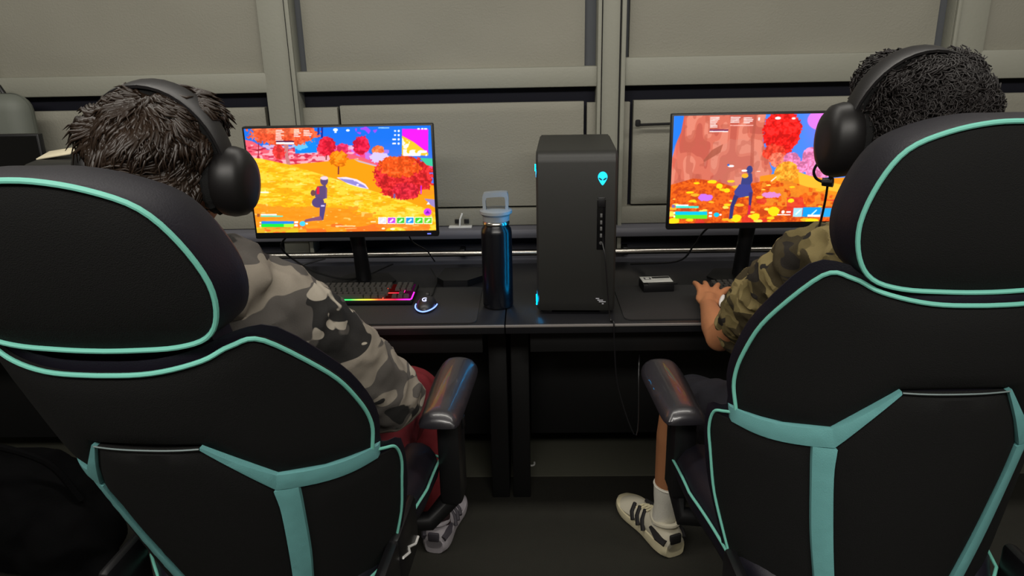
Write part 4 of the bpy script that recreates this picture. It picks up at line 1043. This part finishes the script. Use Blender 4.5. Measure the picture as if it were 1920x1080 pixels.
# ---- right person: olive camouflage shirt, dark shorts
hcR = at(1700, 243, 1.24); RR = rotm('Z', 6) @ rotm('X', 6)
neckR = at(1660, 400, 1.28)+V(0, .0, .0)
chestR = V(.66, 1.35, 1.05); pelvR = V(.64, 1.50, .63)
shL2 = at(1530, 500, 1.42); elL2 = at(1350, 632, 1.72); wrL2 = at(1328, 574, 2.04)
shR2 = V(.80, 1.36, 1.06); elR2 = V(.86, 1.62, .86); wrR2 = V(.86, 1.90, .80)
legsR = [(V(.56, 1.58, .61), atz(1290, 722, .55)+V(-.03, -.03, -.03), V(.405, 1.99, .10), V(.345, 2.13, .04)),
         (V(.74, 1.58, .61), V(.84, 2.02, .54), V(.85, 2.02, .10), V(.87, 2.17, .04))]
hdir = at(1335, 523, 2.24)-wrL2
pR, LR = person('person seen from behind in olive camouflage shirt and dark shorts, hand on keyboard', hcR, RR, 1.0, neckR, chestR, pelvR,
    shR2, elR2, wrR2, (V(-.1, 1, -.1), V(0, .1, 1), .95, .5), shL2, elL2, wrL2, (hdir, V(.1, -.2, 1), 1.12, .14), legsR, m_skin2, (-1, 1))
bm = bmesh.new()
chain(bm, [pelvR+V(0, -.03, .02), (pelvR+chestR)/2, chestR], [.135, .130, .145]); chain(bm, [chestR, neckR+V(0, 0, -.045)], [.12, .068])
chain(bm, [chestR+V(-.02, 0, .05), shL2], [.10, .076]); chain(bm, [chestR+V(.02, 0, .05), shR2], [.10, .074])
chain(bm, [shL2, shL2.lerp(elL2, .5), elL2.lerp(shL2, .12)+V(.035, 0, .005)], [.078, .074, .060]); chain(bm, [shR2, elR2.lerp(shR2, .1)], [.075, .068])
me = remesh(bm, .007, 5, wr(21, .0115, 9.4))
tee = obj('shirt', me, m_tee, pR)
bm = bmesh.new()
for hip, kn, an, toe in legsR: chain(bm, [pelvR, hip, hip.lerp(kn, .84)], [.132, .104, .082])
sh = obj('shorts', remesh(bm, .008, 4, wr(14, .005, 5)), m_navy, pR)
lp_ = atz(1327, 757, .66)
obj('swoosh_mark', tube(smooth_line([at(1322, 764, 1.80), at(1324, 758, 1.80), at(1334, 757, 1.80), at(1336, 752, 1.80)], 3), [.001]*1+[.0022]*9, 6) if False else tube([at(1321, 764, 1.745), at(1324, 760, 1.745), at(1333, 757, 1.745), at(1336, 752, 1.745)], [.001, .0022, .0022, .001], 6), m_white, sh)
# white band at the wrist
bm = bmesh.new(); ico(bm, at(1354, 564, 2.04), (.008, .026, .012), rotm('Z', -25) @ rotm('X', 20)); obj('wrist_patch', bm, m_white, pR)

# socks and shoes
def shoe(p, an, toe, up_m, sole_m, stripe_m, sock_m=None, sock_top=.25, kn=None, sc=1.0):
    ax = V(toe.x-an.x, toe.y-an.y, 0).normalized(); sd = V(-ax.y, ax.x, 0)
    heel = V(an.x, an.y, 0)-ax*.060*sc; Ls = .285*sc
    # half-widths along the shoe (inner, outer) and heights
    prof = [(0, .026, .060), (.05, .036, .078), (.15, .041, .088), (.28, .040, .090), (.42, .038, .080), (.56, .042, .066), (.70, .047, .054), (.83, .045, .046), (.93, .035, .038), (1, .018, .028)]
    def loft(z0f, z1f, wsc, name, m_, parent, top_round=True, sub=2):
        bm = bmesh.new(); rg = []
        pr_ = smooth_line(prof, 3)
        for t, wv, h in pr_:
            c_ = heel+ax*Ls*t; z0 = z0f(t); z1 = z1f(t, h); ring = []
            for k in range(16):
                a_ = 2*math.pi*k/16; cx_ = math.copysign(abs(math.cos(a_))**.7, math.cos(a_)); cz_ = math.copysign(abs(math.sin(a_))**(.8 if top_round else .5), math.sin(a_))
                tap = 1-.28*max(0, cz_) if top_round else 1
                ring.append(bm.verts.new(c_+sd*wv*wsc*sc*cx_*tap+V(0, 0, (z0+z1)/2+(z1-z0)/2*cz_)))
            rg.append(ring)
        for a_, b_ in zip(rg, rg[1:]):
            for k in range(16): bm.faces.new((a_[k], a_[(k+1) % 16], b_[(k+1) % 16], b_[k]))
        bm.faces.new(rg[0][::-1]); bm.faces.new(rg[-1]); return obj(name, bm, m_, parent)
    root = loft(lambda t: .018, lambda t, h: h*sc, 1.0, 'shoe', up_m, p)
    loft(lambda t: .001+.012*max(0, t-.75)/.25, lambda t, h: .036+.014*(1-t)+.004*math.sin(t*9), 1.10, 'sole', sole_m, root, False)
    # collar, tongue, stripes, laces
    cc = heel+ax*Ls*.20
    obj('collar', tube([cc+ax*.045*sc*math.cos(a_)+sd*.031*sc*math.sin(a_)+V(0, 0, .084*sc+.010*abs(math.cos(a_))) for a_ in [2*math.pi*k/20 for k in range(20)]], .0075*sc, 8, True), up_m, root)
    for q_ in (-1, 1):
        for k, t in enumerate((.40, .50, .60)):
            b0 = heel+ax*Ls*(t-.06)+sd*q_*.045*sc+V(0, 0, .038); b1 = heel+ax*Ls*(t+.0)+sd*q_*.038*sc+V(0, 0, .058*sc-.004*k); b2 = heel+ax*Ls*(t+.06)+sd*q_*.018*sc+V(0, 0, .078*sc-.007*k)
            bm = bmesh.new(); bm_tube(bm, [b0, b1, b2], [.0068*sc, .0068*sc, .0055*sc], 6); obj('stripe', bm, stripe_m, root)
        bm = bmesh.new(); bm_tube(bm, [heel+ax*Ls*.02+sd*q_*.030*sc+V(0, 0, .052), heel+ax*Ls*.12+sd*q_*.039*sc+V(0, 0, .060), heel+ax*Ls*.24+sd*q_*.040*sc+V(0, 0, .066*sc)], [.010*sc, .012*sc, .005*sc], 6); obj('heel_patch', bm, stripe_m, root)
    obj('heel_tab', box(heel+ax*.002+V(0, 0, .058*sc), (.036*sc, .012, .03*sc), .005, Matrix.Rotation(math.atan2(-ax.x, ax.y), 3, 'Z')), stripe_m, root)
    for k in range(4):
        t = .40+.065*k; z = (.088-.0075*k)*sc
        obj('lace', tube([heel+ax*Ls*t-sd*.022*sc+V(0, 0, z-.008), heel+ax*Ls*t+V(0, 0, z+.002), heel+ax*Ls*(t+.02)+sd*.022*sc+V(0, 0, z-.008)], .003*sc, 6), sole_m, root)
    if sock_m is not None:
        d = (kn-an).normalized(); top = an+d*sock_top
        bm = bmesh.new(); a0 = an+V(0, 0, -.045)
        pts = [a0+ax*.01, an+ax*.0, an+d*.05, an+d*sock_top*.6, top-d*.012, top]
        bm_tube(bm, pts, [.036, .0375, .036, .040, .0435, .043], 24)
        for k in range(3):
            pass
        obj('sock', bm, sock_m, p)
        obj('sock_cuff', tube([top-d*.006+(frame_of(d)[0]*math.cos(a_)+frame_of(d)[1]*math.sin(a_))*.0425 for a_ in [2*math.pi*k/24 for k in range(24)]], .0032, 6, True), sock_m, p)
for i, (hip, kn, an, toe) in enumerate(legsR): shoe(pR, an, toe, m_shoe, m_sole, m_dark, m_sock, .13, kn, 1.09)
for i, (hip, kn, an, toe) in enumerate(legsL): shoe(pL, an, toe, m_gshoe, m_gshoe, mat('shoe_mid', (70, 66, 74), .7), mat('dark_sock', (50, 30, 34), .9), .10, kn, 1.0)

# hair
def cap(hc, R, s, extra):
    bm = bmesh.new()
    def L(x, y, z): return hc+R@(V(x, y, z)*s)
    ico(bm, L(0, -.016, .032), (.090*s, .100*s, .092*s), R); ico(bm, L(0, -.055, -.01), (.078*s, .062*s, .082*s), R); ico(bm, L(0, .05, .066), (.070*s, .050*s, .046*s), R)
    ico(bm, L(0, -.05, -.055), (.056*s, .045*s, .05*s), R)
    for e in extra: ico(bm, L(*e[0]), tuple(x*s for x in e[1]), R)
    return bm
hm = hair_mesh(cap(hcL, RL, .94, [((-.04, -.03, .06), (.05, .06, .045)), ((.055, .0, .075), (.035, .05, .03)), ((-.055, -.02, -.005), (.04, .06, .06))]), .0048, 5600, .042, .0030, 11, 'wave', hcL, RL, lambda q_: q_.z > -.12 and not (q_.y > .05 and q_.z < .06))
obj('hair', hm, m_hair, pL, smooth=None)
hm = hair_mesh(cap(hcR, RR, .92, [((.055, -.03, .05), (.055, .06, .05)), ((.062, -.02, .01), (.042, .05, .06)), ((.06, .0, .09), (.04, .05, .03)), ((-.03, -.04, .06), (.05, .05, .045))]), .0055, 3800, .026, .0021, 23, 'curl', hcR, RR, lambda q_: q_.z > -.10 and not (q_.y > .05 and q_.z < .06))
obj('hair', hm, m_hair2, pR, smooth=None)

# headsets
h1, P1 = headset('black over-ear headset on the head above the left chair', LL, hcL, RL @ rotm('X', 6), 0.94, False, .055, -.006, -.014)
h2, P2 = headset('black over-ear headset with boom microphone on the right head', LR, hcR+V(0, 0, -.008), RR @ rotm('X', 4), 1.01, True, .060, -.002, -.004)
o_ = h2.location
mic = [at(1548, 300, 1.36), at(1535, 305, 1.37), at(1526, 320, 1.375), at(1530, 334, 1.375), at(1543, 341, 1.37), at(1556, 343, 1.36)]
obj('microphone_boom', tube([p_-o_ for p_ in smooth_line_v(mic)] if False else [Vector(p_)-o_ for p_ in smooth_line([tuple(v) for v in mic], 4)], .0026, 8), m_plastic, h2)
obj('microphone', tube([at(1542, 341, 1.37)-o_, at(1562, 342, 1.36)-o_], [.0075, .009], 12), m_plastic, h2)
obj('mic_stem', tube([at(1559, 310, 1.36)-o_, at(1558, 342, 1.36)-o_], .0045, 8), m_plastic, h2)
obj('cable', tube([Vector(p_)-o_ for p_ in smooth_line([tuple(v) for v in (at(1552, 345, 1.362), at(1548, 372, 1.375), at(1540, 410, 1.39), at(1533, 435, 1.40))], 4)], .0022, 6), m_plastic, h2)

# ------------------------------------------------------------------ odds and ends
# black bag on the floor, bottom left
bm = bmesh.new(); cb_ = atz(80, 985, .17)
ico(bm, cb_+V(-.05, .02, .10), (.24, .16, .18)); ico(bm, cb_+V(.08, -.02, .05), (.16, .13, .13)); ico(bm, cb_+V(-.22, .0, .20), (.14, .12, .12))
chain(bm, [cb_+V(.17, -.02, .03), cb_+V(.20, -.09, -.04)], [.055, .045]); chain(bm, [cb_+V(.08, -.06, -.02), cb_+V(.11, -.12, -.05)], [.055, .045])
me = remesh(bm, .012, 5, wr(9, .012, 2))
for v in me.vertices: v.co.z = max(v.co.z-.06, .002)
bag = obj('backpack', me, mat('bag_black', (5, 5, 6), .9, bump=.3, bscale=200, spec=.1)); tag(bag, 'slumped black bag on the floor at the lower left corner', 'bag')
obj('strap', tube(smooth_line([tuple(cb_+V(-.20, -.05, .30)), tuple(cb_+V(-.05, -.10, .335)), tuple(cb_+V(.10, -.06, .25)), tuple(cb_+V(.17, -.05, .12))], 5), .010, 8), MATS['bag_black'], bag)
# pale folded paper on the neighbouring tower
pp_ = obj('paper_sheet', box((0, 0, 0), (.10, .07, .004), .001, rotm('Y', -8) @ rotm('X', 10)), mat('paper_warm', (225, 215, 185), .8)); pp_.location = at(112, 290, 2.12); pp_.location.z = ZD+.480+.014
tag(pp_, 'pale folded paper on the unlit tower behind the left head', 'paper')
# small white scrap on the floor under the desks
q = atz(997, 870, 0.012)
tag(obj('white_clip', tube(smooth_line([(q.x-.009, q.y+.012, .009), (q.x-.008, q.y, .009), (q.x-.001, q.y-.008, .010), (q.x+.009, q.y-.002, .010), (q.x+.010, q.y+.012, .012)], 4), .0035, 8), m_white), 'tiny white curled scrap on the dark floor below the desks', 'scrap')
# pale paper and grey rounded case beyond the left head
q = at(30, 232, 2.45)
gc = obj('grey_case', box((q.x-.17, 2.575, 1.20), (.30, .11, .36), .06, None, 5), mat('case_grey', (104, 108, 100), .6)); tag(gc, 'grey rounded case standing behind the dark monitor at left edge', 'case')
obj('case_handle', tube([(q.x-.22, 2.6, 1.375), (q.x-.21, 2.6, 1.40), (q.x-.13, 2.6, 1.40), (q.x-.12, 2.6, 1.375)], .008, 8), m_plastic, gc)
bx_ = obj('case_stand', box((q.x-.17, 2.575, .882), (.24, .10, .275), .01), m_plastic, gc)
